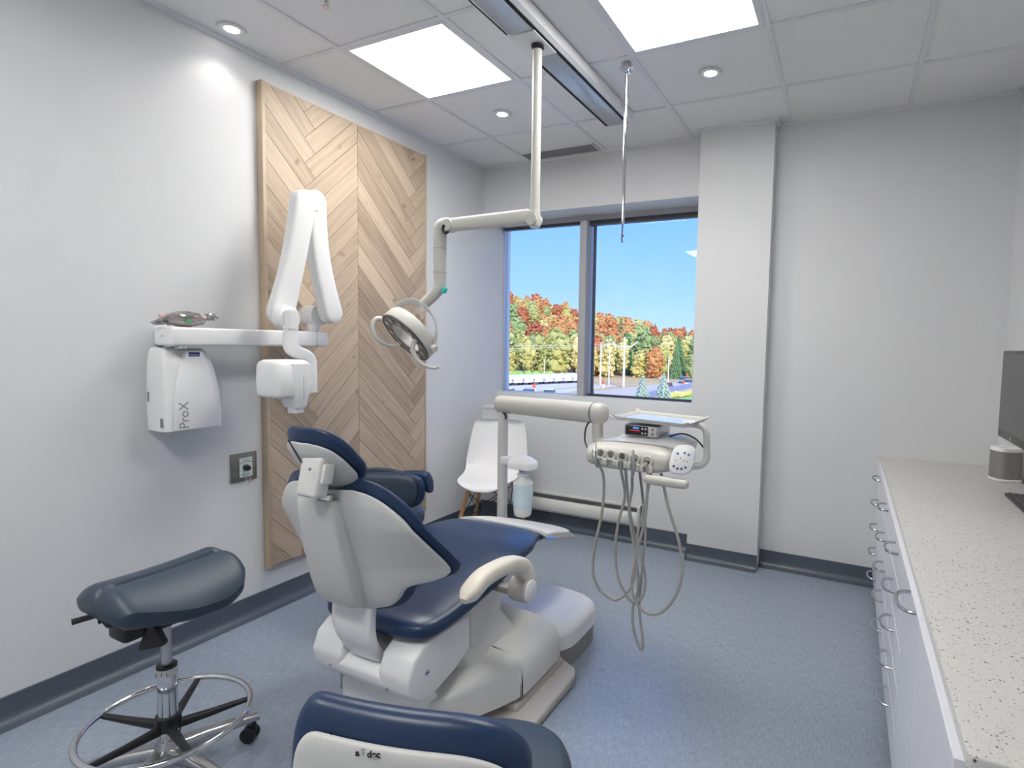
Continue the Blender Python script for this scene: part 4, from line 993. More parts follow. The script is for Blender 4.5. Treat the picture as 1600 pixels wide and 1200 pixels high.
fpad('side_pad', 'vinylgrey', [(0.50, 1.845, 0.665), (0.60, 1.87, 0.672), (0.70, 1.905, 0.678), (0.78, 1.94, 0.684), (0.825, 1.962, 0.686), (0.842, 1.972, 0.688), (0.848, 1.976, 0.69)], [0.085, 0.085, 0.082, 0.076, 0.062, 0.038, 0.015], 0.022)
fpad('side_pad_rim', 'vinyl', [(0.50, 1.880, 0.660), (0.60, 1.905, 0.668), (0.70, 1.94, 0.674), (0.79, 1.975, 0.680), (0.84, 1.995, 0.682), (0.860, 2.004, 0.684), (0.866, 2.008, 0.686)], [0.094, 0.094, 0.090, 0.082, 0.068, 0.042, 0.016], 0.022)
fpad('pad_arm', 'vinyl', [(0.70, 1.99, 0.738), (0.76, 2.015, 0.738), (0.815, 2.035, 0.728), (0.850, 2.045, 0.712), (0.868, 2.048, 0.694)], [0.020, 0.026, 0.038, 0.046, 0.030], 0.03)
MB().cyl((0.848, 2.018, 0.700), (0.848, 2.012, 0.700), 0.003, seg=10).build('pad_arm_screw', 'badge', t)
fpad('side_pad_top', 'vinylgrey', [(0.52, 1.93, 0.748), (0.60, 1.95, 0.752), (0.68, 1.975, 0.752), (0.75, 2.00, 0.745)], [0.012, 0.020, 0.020, 0.012], 0.026)
MB().tube([(0.62, 1.98, 0.475), (0.58, 1.88, 0.475), (0.58, 1.86, 0.5), (0.585, 1.865, 0.60)], 0.013, 10, smooth=4).build('pad_bracket', 'black', t)

# ================================================================== DELIVERY UNIT
PXd, PYd = 0.99, 2.47
t = thing('delivery_unit', 'dental delivery unit on post with long arm, instrument head and hanging hoses', 'dental unit', (PXd, PYd, 0))
MB().box((0.94, 2.42, 0.0), (1.04, 2.52, 0.05), 0.01).box((0.96, 2.40, 0.05), (1.02, 2.50, 0.12), 0.01).build('foot', 'taupe', t)
MB().cyl((PXd, PYd, 0.05), (PXd, PYd, 1.005), 0.027).build('post', 'plastic', t)
MB().cyl((PXd, PYd, 0.95), (PXd, PYd, 1.02), 0.0215).build('post_neck', 'plastic', t)
MB().cyl((PXd + 0.004, PYd - 0.0262, 0.955), (PXd + 0.004, PYd - 0.0275, 0.955), 0.004, seg=12).cyl((PXd + 0.004, PYd - 0.0262, 0.920), (PXd + 0.004, PYd - 0.0275, 0.920), 0.004, seg=12).build('post_screws', 'steel', t)
A0 = Vector((0.950, 2.49, 1.055)); A1 = Vector((1.700, 2.18, 1.088)); ad = (A1 - A0).normalized()
rg = []
for s, q in ((-0.012, 0.3), (-0.008, 0.62), (0.0, 0.85), (0.012, 0.97), (0.03, 1.0), (0.5, 1.0), (0.955, 1.0), (0.975, 0.95), (0.99, 0.8), (0.998, 0.5), (1.0, 0.2)):
    c = A0 + (A1 - A0) * s; nn = ad.cross(up).normalized(); rg.append(sring(c, nn, nn.cross(ad), 0.040 * q, 0.046 * q, 2.3, 36))
MB().rings(rg).build('support_arm', 'lamp', t, ang=50)
MB().lathe([(0.0485, -0.0008), (0.0492, 0), (0.0485, 0.0008)], A0 + (A1 - A0) * 0.93, ad).build('arm_seam', 'greyedge', t)
MB().cyl((1.655, 2.20, 1.06), (1.657, 2.20, 0.985), 0.024).tube([(1.657, 2.20, 0.995), (1.662, 2.195, 0.97), (1.69, 2.18, 0.955), (1.73, 2.16, 0.95)], [0.0235, 0.0235, 0.024, 0.024], 18, smooth=4).build('head_swivel', 'lamp', t)
MB().tube([(1.625, 2.185, 1.05), (1.612, 2.175, 1.02), (1.615, 2.16, 0.97), (1.65, 2.12, 0.94), (1.69, 2.06, 0.93)], 0.004, 8, smooth=5).build('black_cable', 'black', t)
MB().tube([(PXd + 0.02, PYd - 0.03, 1.02), (PXd + 0.035, PYd - 0.03, 1.005), (PXd + 0.03, PYd - 0.02, 0.985)], 0.006, 8, smooth=4).build('black_cable', 'black', t)
# head body
hb = MB(); rg = []
for y, cx_, z, a, b_ in ((1.975, 1.868, 0.940, 0.148, 0.018), (1.980, 1.868, 0.942, 0.160, 0.032), (1.992, 1.870, 0.944, 0.170, 0.043), (2.02, 1.872, 0.947, 0.182, 0.050), (2.08, 1.880, 0.950, 0.190, 0.048), (2.20, 1.890, 0.952, 0.188, 0.046), (2.27, 1.895, 0.952, 0.170, 0.038), (2.30, 1.895, 0.952, 0.14, 0.02)):
    rg.append(sring((cx_, y, z), (1, 0, 0.0), (0, 0, 1), a, b_, 3.4, 52))
hb.rings(rg); hb.build('instrument_head', 'lamp', t, ang=60)
tp = MB(); rg = []
for y, a, b_ in ((2.075, 0.10, 0.012), (2.085, 0.13, 0.022), (2.11, 0.155, 0.032), (2.2, 0.165, 0.036), (2.28, 0.15, 0.03), (2.31, 0.12, 0.012)):
    rg.append(sring((1.925, y, 0.985), (1, 0, 0), (0, 0, 1), a, b_, 2.6, 44))
tp.rings(rg); tp.build('head_top_cover', 'white', t, ang=60)
MB().tube([(1.73, 2.06, 0.991), (1.80, 2.05, 0.999), (1.90, 2.05, 0.9985), (2.00, 2.05, 0.993), (2.05, 2.07, 0.980)], 0.0022, 6, smooth=4).build('head_seam', 'greyedge', t)
for k, (x, z) in enumerate(((1.772, 0.958), (1.815, 0.957), (1.862, 0.954), (1.912, 0.951), (1.962, 0.947))):
    hd = MB().lathe([(0.012, 0.0), (0.0185, 0.0), (0.022, 0.003), (0.022, 0.009), (0.0185, 0.012), (0.0140, 0.010), (0.012, 0.004)], (x, 1.978, z), (0, -1, 0.25), 24).build('instrument_holder', 'lamp', t)
    MB().lathe([(0, 0.002), (0.0115, 0.002), (0.0115, 0.004), (0, 0.004)], (x, 1.978, z), (0, -1, 0.25), 20).build('holder_recess', 'greyedge' if k in (0, 1) else 'black', t)
    MB().prism([(x - 0.024, z - 0.012), (x - 0.011, z - 0.012), (x - 0.009, z - 0.040), (x - 0.026, z - 0.036)], 'y', 1.955, 1.985, 0.005).prism([(x + 0.024, z - 0.014), (x + 0.011, z - 0.012), (x + 0.009, z - 0.040), (x + 0.026, z - 0.036)], 'y', 1.955, 1.985, 0.005).build('holder_fork', 'lamp', t)
MB().tube([(1.911, 1.955, 0.990), (1.913, 1.952, 0.965), (1.915, 1.950, 0.94), (1.913, 1.955, 0.905), (1.905, 1.97, 0.885)], [0.004, 0.007, 0.008, 0.007, 0.005], 12, smooth=4).build('air_water_syringe', 'steel', t)
MB().tube([(1.735, 2.0, 0.99), (1.748, 1.965, 0.965), (1.757, 1.955, 0.93), (1.760, 1.97, 0.905)], [0.004, 0.007, 0.007, 0.005], 12, smooth=4).build('handpiece_coupling', 'steel', t)
HOSE = dict(
 A=[(1.76, 1.965, 0.925), (1.77, 2.01, 0.86), (1.754, 2.045, 0.716), (1.722, 2.053, 0.565), (1.71, 2.061, 0.452), (1.725, 2.068, 0.392), (1.75, 2.076, 0.358), (1.803, 2.084, 0.335), (1.853, 2.092, 0.375), (1.877, 2.099, 0.434), (1.881, 2.107, 0.534), (1.885, 2.115, 0.636), (1.913, 2.122, 0.762), (1.929, 2.13, 0.905)],
 B=[(1.862, 1.965, 0.948), (1.858, 1.975, 0.90), (1.842, 2.065, 0.779), (1.814, 2.07, 0.663), (1.802, 2.075, 0.53), (1.817, 2.08, 0.429), (1.844, 2.085, 0.376), (1.874, 2.09, 0.342), (1.91, 2.095, 0.357), (1.926, 2.1, 0.415), (1.917, 2.105, 0.477), (1.879, 2.11, 0.588), (1.844, 2.115, 0.712), (1.817, 2.12, 0.905)],
 C=[(2.002, 2.02, 0.9), (2.038, 2.018, 0.766), (2.08, 2.016, 0.653), (2.098, 2.015, 0.545), (2.079, 2.013, 0.446), (2.03, 2.011, 0.371), (1.977, 2.009, 0.349), (1.932, 2.007, 0.371), (1.903, 2.005, 0.437), (1.918, 2.004, 0.575), (1.95, 2.002, 0.722), (1.966, 1.975, 0.89), (1.962, 1.962, 0.945)],
 D=[(1.905, 1.97, 0.885), (1.862, 2.09, 0.80), (1.85, 2.095, 0.713), (1.871, 2.101, 0.576), (1.895, 2.106, 0.406), (1.872, 2.112, 0.304), (1.877, 2.117, 0.207), (1.907, 2.123, 0.13), (1.913, 2.128, 0.173), (1.892, 2.134, 0.299), (1.9, 2.139, 0.489), (1.904, 2.145, 0.638), (1.866, 2.15, 0.905)])
for k_, pts in HOSE.items(): MB().tube(pts, 0.0058, 12, smooth=6).build('hose', 'grey_hose', t)
# control pad
kp = MB(); c0 = Vector((2.092, 1.985, 0.968)); kn = Vector((0.15, -0.93, 0.33)).normalized(); ku = Vector((1, 0.16, 0)).normalized(); kv = kn.cross(ku).normalized() * -1; kv = kv if kv.z > 0 else -kv
kt = (kv + ku * 0.16).normalized()
kp.rings([sring(c0 - kn * d, ku, kt, 0.044 * q, 0.056 * q, 3.2, 36) for d, q in ((0.012, 0.8), (0.009, 0.95), (0.0, 1.0), (-0.008, 0.95), (-0.010, 0.85))])
kp.build('control_pad', 'white', t, ang=50)
for i, (u, v_, mt_) in enumerate([(-0.02, 0.02, 'panelblue'), (0.004, 0.024, 'panelblue'), (0.02, 0.018, 'panelblue'), (-0.024, -0.028, 'navyink'), (-0.009, -0.036, 'navyink'), (0.006, -0.036, 'navyink'), (0.019, -0.030, 'navyink'), (-0.006, 0.004, 'greendot'), (0.006, -0.006, 'conered'), (-0.022, -0.006, 'greyink'), (0.02, -0.008, 'greyink')]):
    p = c0 + kn * 0.0102 + ku * u + kt * v_
    MB().lathe([(0, 0), (0.0046 if mt_ in ('navyink', 'panelblue') else 0.0025, 0), (0.0042 if mt_ in ('navyink', 'panelblue') else 0.002, 0.0008), (0, 0.0008)], p, kn, 12).build('pad_key', mt_, t)
MB().tube([(2.035, 2.05, 0.915), (2.06, 2.02, 0.912), (2.10, 2.0, 0.92)], 0.008, 8, smooth=3).build('pad_bracket', 'darkgrey', t)
MB().tube([(1.955, 1.955, 0.888), (1.965, 1.955, 0.888), (2.0, 1.955, 0.886), (2.10, 1.960, 0.884), (2.118, 1.96, 0.884), (2.124, 1.96, 0.884)], [0.009, 0.0165, 0.018, 0.018, 0.016, 0.009], 18).build('grip_handle', 'lamp', t)
# tray and its bracket
tyz = 1.078; corners = [(1.785, 2.10), (2.085, 2.035), (2.105, 2.265), (1.80, 2.325)]
ty = MB(); ty.prism(corners, 'z', tyz, tyz + 0.005, 0); ty.build('tray', 'traytop', t, smooth=False)
rim = MB(); cc = [Vector((x, y, tyz + 0.003)) for x, y in corners]; ctr = sum(cc, Vector()) / 4
for i in range(4):
    p, q = cc[i], cc[(i + 1) % 4]; op = (p - ctr).normalized() * 0.028; oq = (q - ctr).normalized() * 0.028; L = (q - p)
    a = p + L * 0.06; b_ = q - L * 0.06; ext = ((op + oq) / 2).normalized() * 0.024 + Vector((0, 0, 0.014))
    rim.rings([[p, p + Vector((0, 0, 0.003)), p + op + Vector((0, 0, 0.024)), p + op + Vector((0, 0, 0.021))], [a, a + Vector((0, 0, 0.003)), a + op * .62 + Vector((0, 0, 0.013)), a + op * .62 + Vector((0, 0, 0.010))], [b_, b_ + Vector((0, 0, 0.003)), b_ + oq * .62 + Vector((0, 0, 0.013)), b_ + oq * .62 + Vector((0, 0, 0.010))], [q, q + Vector((0, 0, 0.003)), q + oq + Vector((0, 0, 0.024)), q + oq + Vector((0, 0, 0.021))]])
rim.build('tray_rim', 'lamp', t, ang=50)
MB().tube([(2.05, 2.15, 1.078), (2.11, 2.16, 1.074), (2.135, 2.16, 1.05), (2.14, 2.16, 0.99), (2.14, 2.155, 0.94), (2.11, 2.15, 0.915), (2.05, 2.15, 0.915)], 0.013, 12, smooth=5, flat=1.0).build('tray_bracket', 'plastic', t)
MB().tube([(1.99, 2.16, 1.02), (2.04, 2.165, 1.035), (2.09, 2.17, 1.02), (2.125, 2.175, 0.985)], 0.003, 8, smooth=4).build('black_cable', 'black', t)
# water bottle bracket and bottle
bb_ = MB(); bc = Vector((1.135, 2.445, 0))
bb_.rings([sring((1.128, 2.447, z), (1, 0, 0), (0, 1, 0), a, b_, 4.0, 36) for z, a, b_ in ((0.736, 0.070, 0.05), (0.738, 0.074, 0.054), (0.768, 0.074, 0.054), (0.772, 0.070, 0.051), (0.785, 0.056, 0.042), (0.796, 0.038, 0.03), (0.802, 0.015, 0.012))])
bb_.box((PXd, PYd - 0.03, 0.740), (1.10, PYd + 0.01, 0.785), 0.008); bb_.build('bottle_bracket', 'white', t, ang=50)
MB().lathe([(0, 0.0), (0.022, 0.0), (0.022, -0.018), (0, -0.018)], (1.143, 2.43, 0.74)).build('bottle_cap', 'steel', t)
MB().lathe([(0.020, 0.715), (0.031, 0.713), (0.032, 0.706), (0.026, 0.700), (0.030, 0.690), (0.046, 0.674), (0.050, 0.666), (0.0508, 0.660)], (1.143, 2.43, 0)).build('bottle_shoulder', 'dome', t)
MB().lathe([(0, 0.66), (0.0505, 0.66), (0.0520, 0.648), (0.0525, 0.60), (0.050, 0.55), (0.0482, 0.535), (0, 0.535)], (1.143, 2.43, 0)).build('water_bottle', 'water', t)
MB().lathe([(0, 0.536), (0.0483, 0.536), (0.0465, 0.520), (0.044, 0.500), (0.036, 0.492), (0, 0.490)], (1.143, 2.43, 0)).build('bottle_foot', 'dome', t)
# little console on the head
t = thing('motor_console', 'small silver box with black display sitting under the instrument tray', 'console', (1.9, 2.18, 1.02))
MB().box((1.822, 2.088, 1.019), (1.965, 2.25, 1.066), 0.007, 3).build('case', 'steel', t)
MB().box((1.829, 2.0862, 1.024), (1.922, 2.089, 1.062), 0.001).build('display', 'black', t)
MB().box((1.926, 2.0862, 1.024), (1.958, 2.089, 1.062), 0.001).build('side_keypad', 'badge', t)
MB().box((1.86, 2.0858, 1.050), (1.885, 2.0864, 1.057)).build('blue_readout', 'blueled', t, smooth=False)
MB().box((1.845, 2.0858, 1.042), (1.888, 2.0864, 1.045)).build('red_readout', 'redled', t, smooth=False)
for x, z in ((1.942, 1.052), (1.942, 1.034)):
    MB().lathe([(0, 0), (0.006, 0), (0.005, 0.002), (0, 0.002)], (x, 2.0862, z), (0, -1, 0), 14).build('key', 'greyink', t)
for x, z in ((1.900, 1.034), (1.913, 1.034), (1.900, 1.052), (1.913, 1.052)):
    MB().lathe([(0, 0), (0.0042, 0), (0.0035, 0.0015), (0, 0.0015)], (x, 2.0862, z), (0, -1, 0), 12).build('key', 'badge', t)

# ================================================================== WHITE SHELL CHAIR IN THE CORNER
t = thing('shell_chair', 'white moulded shell chair on wooden legs in the far corner', 'chair', (0.44, 3.18, 0))
fa = Vector((0.30, -0.954, 0)).normalized(); ra = Vector((0.954, 0.30, 0)).normalized(); oc = Vector((0.415, 3.20, 0))
prof = [(0.245, 0.400, 0.120), (0.238, 0.418, 0.148), (0.20, 0.434, 0.172), (0.10, 0.434, 0.192), (0.0, 0.432, 0.206), (-0.08, 0.442, 0.218), (-0.14, 0.478, 0.226), (-0.175, 0.54, 0.226), (-0.200, 0.63, 0.216), (-0.220, 0.72, 0.204), (-0.234, 0.785, 0.190), (-0.240, 0.812, 0.172), (-0.243, 0.823, 0.145), (-0.244, 0.827, 0.11)]
PPp = crv([Vector(p) for p in prof], 4); rg = []
for i, p in enumerate(PPp):
    row = []; back = min(1, max(0, (p.y - 0.43) / 0.1)); tt = PPp[min(i + 1, len(PPp) - 1)] - PPp[max(i - 1, 0)]; nn = Vector((-tt.y, tt.x)).normalized()
    def at_(x, off):
        u = x; lift = 0.030 * abs(u) ** 2.6 * (1 - back) ; fwd = 0.05 * abs(u) ** 2.2 * back
        return oc + ra * (u * p.z) + fa * (p.x + fwd + nn.x * off) + Vector((0, 0, p.y + lift + nn.y * off))
    for k in range(17): row.append(at_(-1 + k / 8, 0.0))
    for k in range(17): row.append(at_(1 - k / 8, 0.009))
    rg.append(row)
MB().rings(rg).build('seat_shell', 'white_shell', t, ang=60)
feet = []
for u, v_ in ((-1, 1), (1, 1), (-1, -1), (1, -1)):
    top = oc + ra * (0.11 * u) + fa * (0.12 * v_) + Vector((0, 0, 0.415)); bot = oc + ra * (0.205 * u) + fa * (0.225 * v_)
    MB().tube([top, top.lerp(bot, 0.5), bot], [0.015, 0.014, 0.010], 14).build('leg', 'beech', t); feet.append((top, bot))
wr = MB()
def wp(i, s): return feet[i][0].lerp(feet[i][1], s)
for i, j in ((0, 1), (2, 3), (0, 2), (1, 3)):
    wr.cyl(wp(i, 0.12), wp(j, 0.62), 0.003, seg=8); wr.cyl(wp(i, 0.62), wp(j, 0.12), 0.003, seg=8)
wr.cyl(wp(0, 0.05), wp(3, 0.05), 0.005, seg=8).cyl(wp(1, 0.05), wp(2, 0.05), 0.005, seg=8)
wr.build('wire_bracing', 'black', t)

# ------------------------------------------------------------------ baseboard heater
t = thing('baseboard_heater', 'long off-white baseboard heater under the window', 'heater', (0.92, YB, 0.1))
hx0, hx1 = 0.47, 1.365
MB().box((hx0, YB - 0.030, 0.115), (hx1, YB, 0.262), 0.003).build('back_case', 'heater', t)
pf = [(YB - 0.03, 0.225), (YB - 0.052, 0.218), (YB - 0.066, 0.19), (YB - 0.068, 0.15), (YB - 0.060, 0.130), (YB - 0.03, 0.122)]
MB().prism(pf, 'x', hx0 + 0.004, hx1 - 0.004, 0).build('front_cover', 'heater', t, ang=50)
MB().box((hx0 + 0.01, YB - 0.046, 0.232), (hx1 - 0.01, YB - 0.028, 0.250)).build('outlet_slot', 'heaterdark', t, smooth=False)
hh_ = MB()
for k in range(60): hh_.box((hx0 + 0.03 + k * 0.014, YB - 0.0672, 0.136), (hx0 + 0.037 + k * 0.014, YB - 0.0600, 0.1395))
hh_.build('inlet_holes', 'heaterdark', t, smooth=False)
MB().box((hx1 - 0.012, YB - 0.072, 0.112), (hx1, YB, 0.262), 0.003).box((hx0, YB - 0.072, 0.112), (hx0 + 0.012, YB, 0.262), 0.003).build('end_caps', 'heater', t)

# ================================================================== CABINETS AND COUNTER
FX = 2.802          # plane of the door fronts
CT = 0.77
seams = [1.545, 1.885, 2.452, 3.0, YB]
def cabinet_shell(t, y0, y1):
    MB().box((FX + 0.018, y0, 0.08), (3.335 if y0 > 2.9 else 3.34, y1, CT - 0.03)).build('body', 'cabgap', t, smooth=False)
    MB().box((FX + 0.06, y0, 0.0), (3.30, y1, 0.08)).build('toe_kick', 'toekick', t, smooth=False)
def handle_mb(y, z, half=0.062):
    return MB().tube([(FX, y - half, z), (FX - 0.020, y - half * 0.93, z), (FX - 0.034, y - half * 0.6, z), (FX - 0.038, y, z), (FX - 0.034, y + half * 0.6, z), (FX - 0.020, y + half * 0.93, z), (FX, y + half, z)], 0.0048, 10, smooth=5)
def drawer_bank(y0, y1, label):
    t = thing('drawer_cabinet', label, 'cabinet', (FX + 0.25, (y0 + y1) / 2, 0), 'drawer cabinets under the speckled counter')
    cabinet_shell(t, y0, y1)
    n = 5; zb, zt = 0.082, 0.742; h = (zt - zb) / n
    for k in range(n):
        za = zb + k * h; d = MB().box((FX, y0 + 0.002, za + 0.0025), (FX + 0.018, y1 - 0.002, za + h - 0.0025), 0.0012, 1).build('drawer', 'cab', t, smooth=False)
        handle_mb((y0 + y1) / 2 , za + h * 0.72).build('handle', 'handle', d)
drawer_bank(3.0, YB - 0.002, 'white five-drawer cabinet unit nearest the window wall')
drawer_bank(2.452, 3.0, 'white five-drawer cabinet unit, middle of the three drawer banks')
drawer_bank(1.885, 2.452, 'white five-drawer cabinet unit nearest the viewer')
t = thing('door_cabinet', 'white cabinet unit with one drawer handle beside the three drawer banks', 'cabinet', (FX + 0.25, 1.71, 0))
cabinet_shell(t, 1.53, 1.885)
d = MB().box((FX, 1.5315, 0.0835), (FX + 0.018, 1.8835, 0.7405), 0.0012, 1).build('cabinet_door', 'cab', t, smooth=False)
handle_mb(1.64, 0.735, 0.068).build('handle', 'handle', d)
t = thing('end_cabinet', 'plain white handleless cabinet unit at the near end of the counter', 'cabinet', (FX + 0.25, 1.2, 0))
cabinet_shell(t, 1.02, 1.53)
MB().box((FX, 1.0215, 0.0835), (FX + 0.018, 1.5285, 0.7405), 0.0012, 1).build('cabinet_door', 'cab', t, smooth=False)
def countertop():
    t = MB(); t.prism([(2.815, 1.003), (2.817, 0.996), (2.823, 0.991), (3.62, 0.990), (3.50, 2.3), (3.34, YB - 0.001), (2.815, YB - 0.001)], 'z', CT - 0.028, CT, 0.006, 3)
    o = t.build('countertop', 'counter', ang=40); return tag(o, 'long speckled pale countertop along the right wall', 'countertop')
countertop()
# speaker
t = thing('speaker', 'small grey rounded speaker with white top on the counter by the corner', 'speaker', (3.315, 3.28, CT))
def rr(z, a): return sring((3.322, 3.29, z), Vector((0.93, 0.36, 0)), Vector((-0.36, 0.93, 0)), a, a * 0.90, 3.2, 40)
MB().rings([rr(CT, 0.056), rr(CT + 0.003, 0.060), rr(CT + 0.011, 0.0605), rr(CT + 0.0135, 0.058)]).build('foot_rim', 'white', t)
MB().rings([rr(CT + 0.0135, 0.058), rr(CT + 0.0145, 0.0588), rr(CT + 0.143, 0.0588), rr(CT + 0.144, 0.058)]).build('grille', 'speaker', t)
MB().rings([rr(CT + 0.144, 0.0585), rr(CT + 0.158, 0.0585), rr(CT + 0.161, 0.056)]).build('top_cap', 'white', t)
text('speaker_lettering', 'SONOS', 0.010, 'greyink', (3.305, 3.255, CT + 0.1615), (0.93, 0.36, 0), (-0.36, 0.93, 0), t, 0.0002)
# monitor, screen faces the room
t = thing('monitor', 'dark grey computer monitor on the counter at the right edge', 'monitor', (3.27, 2.85, CT))
mx_ = 3.235; yA, yB = 2.56, 3.055
MB().box((mx_, yA, 1.012), (mx_ + 0.030, yB, 1.392), 0.006).build('bezel', 'darkgrey', t)
MB().box((mx_ - 0.001, yA + 0.013, 1.048), (mx_ + 0.004, yB - 0.012, 1.378)).build('screen', 'screen', t, smooth=False)
text('bezel_logo', 'hp', 0.022, 'badge', (mx_ - 0.0006, 2.835, 1.028), (0, -1, 0), (0, 0, 1), t, 0.0003)
MB().box((3.385, 2.56, CT), (3.455, 2.76, CT + 0.012), 0.005).box((3.405, 2.63, CT + 0.01), (3.435, 2.69, 1.15), 0.006).box((mx_ + 0.028, 2.63, 1.09), (3.43, 2.69, 1.15), 0.006).build('stand', 'black', t)
t = thing('keyboard', 'black computer keyboard lying on the counter at the right edge', 'keyboard', (3.27, 2.6, CT))
kb0 = Vector((3.252, 2.94, CT)); R_ = Matrix.Rotation(math.radians(0), 3, 'Z')
MB().box((3.252, 2.50, CT), (3.372, 2.94, CT + 0.012), 0.004).build('case', 'black', t)
ks = MB()
for i in range(5):
    for j in range(21): ks.box((3.262 + i * 0.021, 2.508 + j * 0.0202, CT + 0.010), (3.279 + i * 0.021, 2.5245 + j * 0.0202, CT + 0.0165), 0.0015, 1)
o = ks.build('keys', 'darkgrey', t, smooth=False)

# ================================================================== OUTSIDE
GZ = -7.0
def flat(name, pts, z, mat): 
    b = MB(); b.prism([(x, y) for x, y in pts], 'z', z - 0.05, z, 0); return struct(b.build(name, mat, smooth=False))
flat('ground', [(-900, 30), (-900, 900), (700, 900), (700, 30)], GZ, 'field')
flat('ground_road', [(-38.1, 50), (-44.0, 66.0), (-39.7, 75.3), (-38.7, 91.0), (-36.0, 109.1), (-31.8, 150.6), (-24.7, 150.6), (-23.0, 110.0), (-23.0, 80), (-15.5, 50)], GZ + 0.06, 'asphalt')
flat('ground_verge', [(-49.1, 70), (-48.9, 91.6), (-46.9, 109.0), (-40.4, 108.2), (-41.5, 90.2), (-41.4, 72.3)], GZ + 0.05, 'kerb')
flat('ground_sidewalk', [(-46.3, 73), (-46.5, 91.6), (-44.5, 109.0), (-43.7, 109.0), (-45.4, 91), (-45.2, 73)], GZ + 0.09, 'field')
flat('ground_parking', [(-70.8, 96.9), (-66.1, 112.1), (-52.3, 120.9), (-46.9, 109.0), (-49.0, 91.0), (-49.5, 72.1)], GZ + 0.04, 'kerb')
flat('ground_lawn', [(-26.6, 62), (-23.6, 72.5), (-22.8, 99.9), (-8, 99), (-8, 55)], GZ + 0.12, 'lawn')
flat('ground_path', [(-26.6, 70), (-24.6, 77.5), (-24.2, 110), (-22.9, 99.9), (-23.4, 75)], GZ + 0.14, 'kerb')
flat('ground_path', [(-23.4, 79.0), (-12, 86), (-12, 88), (-23.4, 81.0)], GZ + 0.15, 'kerb')
tag(MB().box((-26.6, 84, GZ), (-26.0, 118, GZ + 1.0)).build('blue_grey_band', 'bandblue', smooth=False), 'long low bluish-grey raised band between road and lawn', 'wall')  # low box forming the bluish-grey band along the road
# hillside
O2 = Vector((2.624, 0.0, 0)); Fw = Vector((-0.437, 0.8994, 0)); Rt = Vector((0.8994, 0.437, 0))
RB = [(-0.30, 36.0), (-0.14, 22.0), (-0.09, 18.5), (-0.014, 12.0), (0.026, 8.0), (0.12, 4.5), (0.21, 1.5), (0.30, 0.5), (0.45, 0)]
D0, D1 = 152.0, 320.0
def hz(d, k):
    s = min(1, max(0, (d - D0) / (D1 - D0))); e_ = s * s * (3 - 2 * s) * 0.55 + s * 0.45
    return GZ + (interp(RB, k) - GZ) * e_
hb = bmesh.new(); NV = 30; NK = 40; grid = []
for i in range(NV + 1):
    d = D0 + (D1 + 60 - D0) * i / NV; row = []
    for j in range(NK + 1):
        k = -0.35 + 0.8 * j / NK; p = O2 + Fw * d + Rt * (k * d); row.append(hb.verts.new((p.x, p.y, hz(d, k) - (0 if d <= D1 else (d - D1) * 0.1))))
    grid.append(row)
for i in range(NV):
    for j in range(NK): hb.faces.new((grid[i][j], grid[i][j + 1], grid[i + 1][j + 1], grid[i + 1][j]))
me = bpy.data.meshes.new('hillside'); hb.to_mesh(me); hb.free(); me.materials.append(M['hill'])
ob = bpy.data.objects.new('hillside', me); COL.objects.link(ob); struct(ob)
# trees
rt = random.Random(5)
def crown_mesh(seed, kind):
    r = random.Random(seed); b = MB()
    if kind == 'round':
        lob = [(r.uniform(-.13, .13), r.uniform(-.13, .13), r.uniform(0.20, 0.72), r.uniform(.13, .22)) for _ in range(9)] + [(0, 0, 0.55, 0.24), (0, 0, 0.76, 0.18)]
        for lx, ly, lz, lr in lob:
            for k in range(16):
                d_ = Vector((r.gauss(0, 1), r.gauss(0, 1), r.gauss(0, 1) + 0.2)).normalized() * lr
                b.ball((lx + d_.x, ly + d_.y, lz + d_.z * 1.1), r.uniform(0.030, 0.058), (1, 1, 0.8), 1, 0.4, r)
            b.ball((lx, ly, lz), lr * 0.92, (1, 1, 1.05), 1, 0.1, r)
    else:
        for k in range(20):
            z = 0.06 + 0.90 * k / 19; w = 0.30 * (1 - (k / 19.5)) ** 0.9 + 0.012; n = max(4, int(16 * (1 - k / 22)))
            b.ball((0, 0, z), w * 0.55, (1, 1, 0.7), 1, 0.1, r)
            for q in range(n):
                a = 2 * PI * q / n + k * 0.6 + r.uniform(-.2, .2); L = w * r.uniform(0.75, 1.1)
                tip = Vector((L * math.cos(a), L * math.sin(a), z - 0.03 - 0.1 * w)); b.tube([(0.3 * tip.x, 0.3 * tip.y, z), (0.7 * tip.x, 0.7 * tip.y, z - 0.015), tip], [0.022, 0.022 + 0.02 * w, 0.004], 5)
    ob = b.build('foliage', 'leaf_green', None, smooth=False); me = ob.data; bpy.data.objects.remove(ob); return me
tk_ = MB().tube([(0, 0, -0.05), (0, 0, 0.5)], [0.025, 0.012], 8).build('trunk', 'bark'); trunk_me = tk_.data; bpy.data.objects.remove(tk_)
CR = [crown_mesh(20 + i, 'round') for i in range(4)]; CC = [crown_mesh(40 + i, 'cone') for i in range(2)]
CM = {}
for key in ('red', 'yellow', 'green', 'dark', 'spruce'):
    for i, me0 in enumerate(CC if key in ('dark', 'spruce') else CR):
        mm = me0.copy(); mm.materials.clear(); mm.materials.append(M['leaf_' + key]); CM.setdefault(key, []).append(mm)
TL = dict(red=('red_maple_tree', 'red to orange autumn tree in the forest on the hillside', 'red and orange trees on the hillside'),
          yellow=('yellow_birch_tree', 'yellow autumn tree in the forest beyond the road', 'yellow trees beyond the road'),
          green=('green_tree', 'green leafy tree in the forest beyond the road', 'green leafy trees beyond the road'),
          dark=('pine_tree', 'dark green pointed conifer in the forest beyond the road', 'dark conifers beyond the road'))
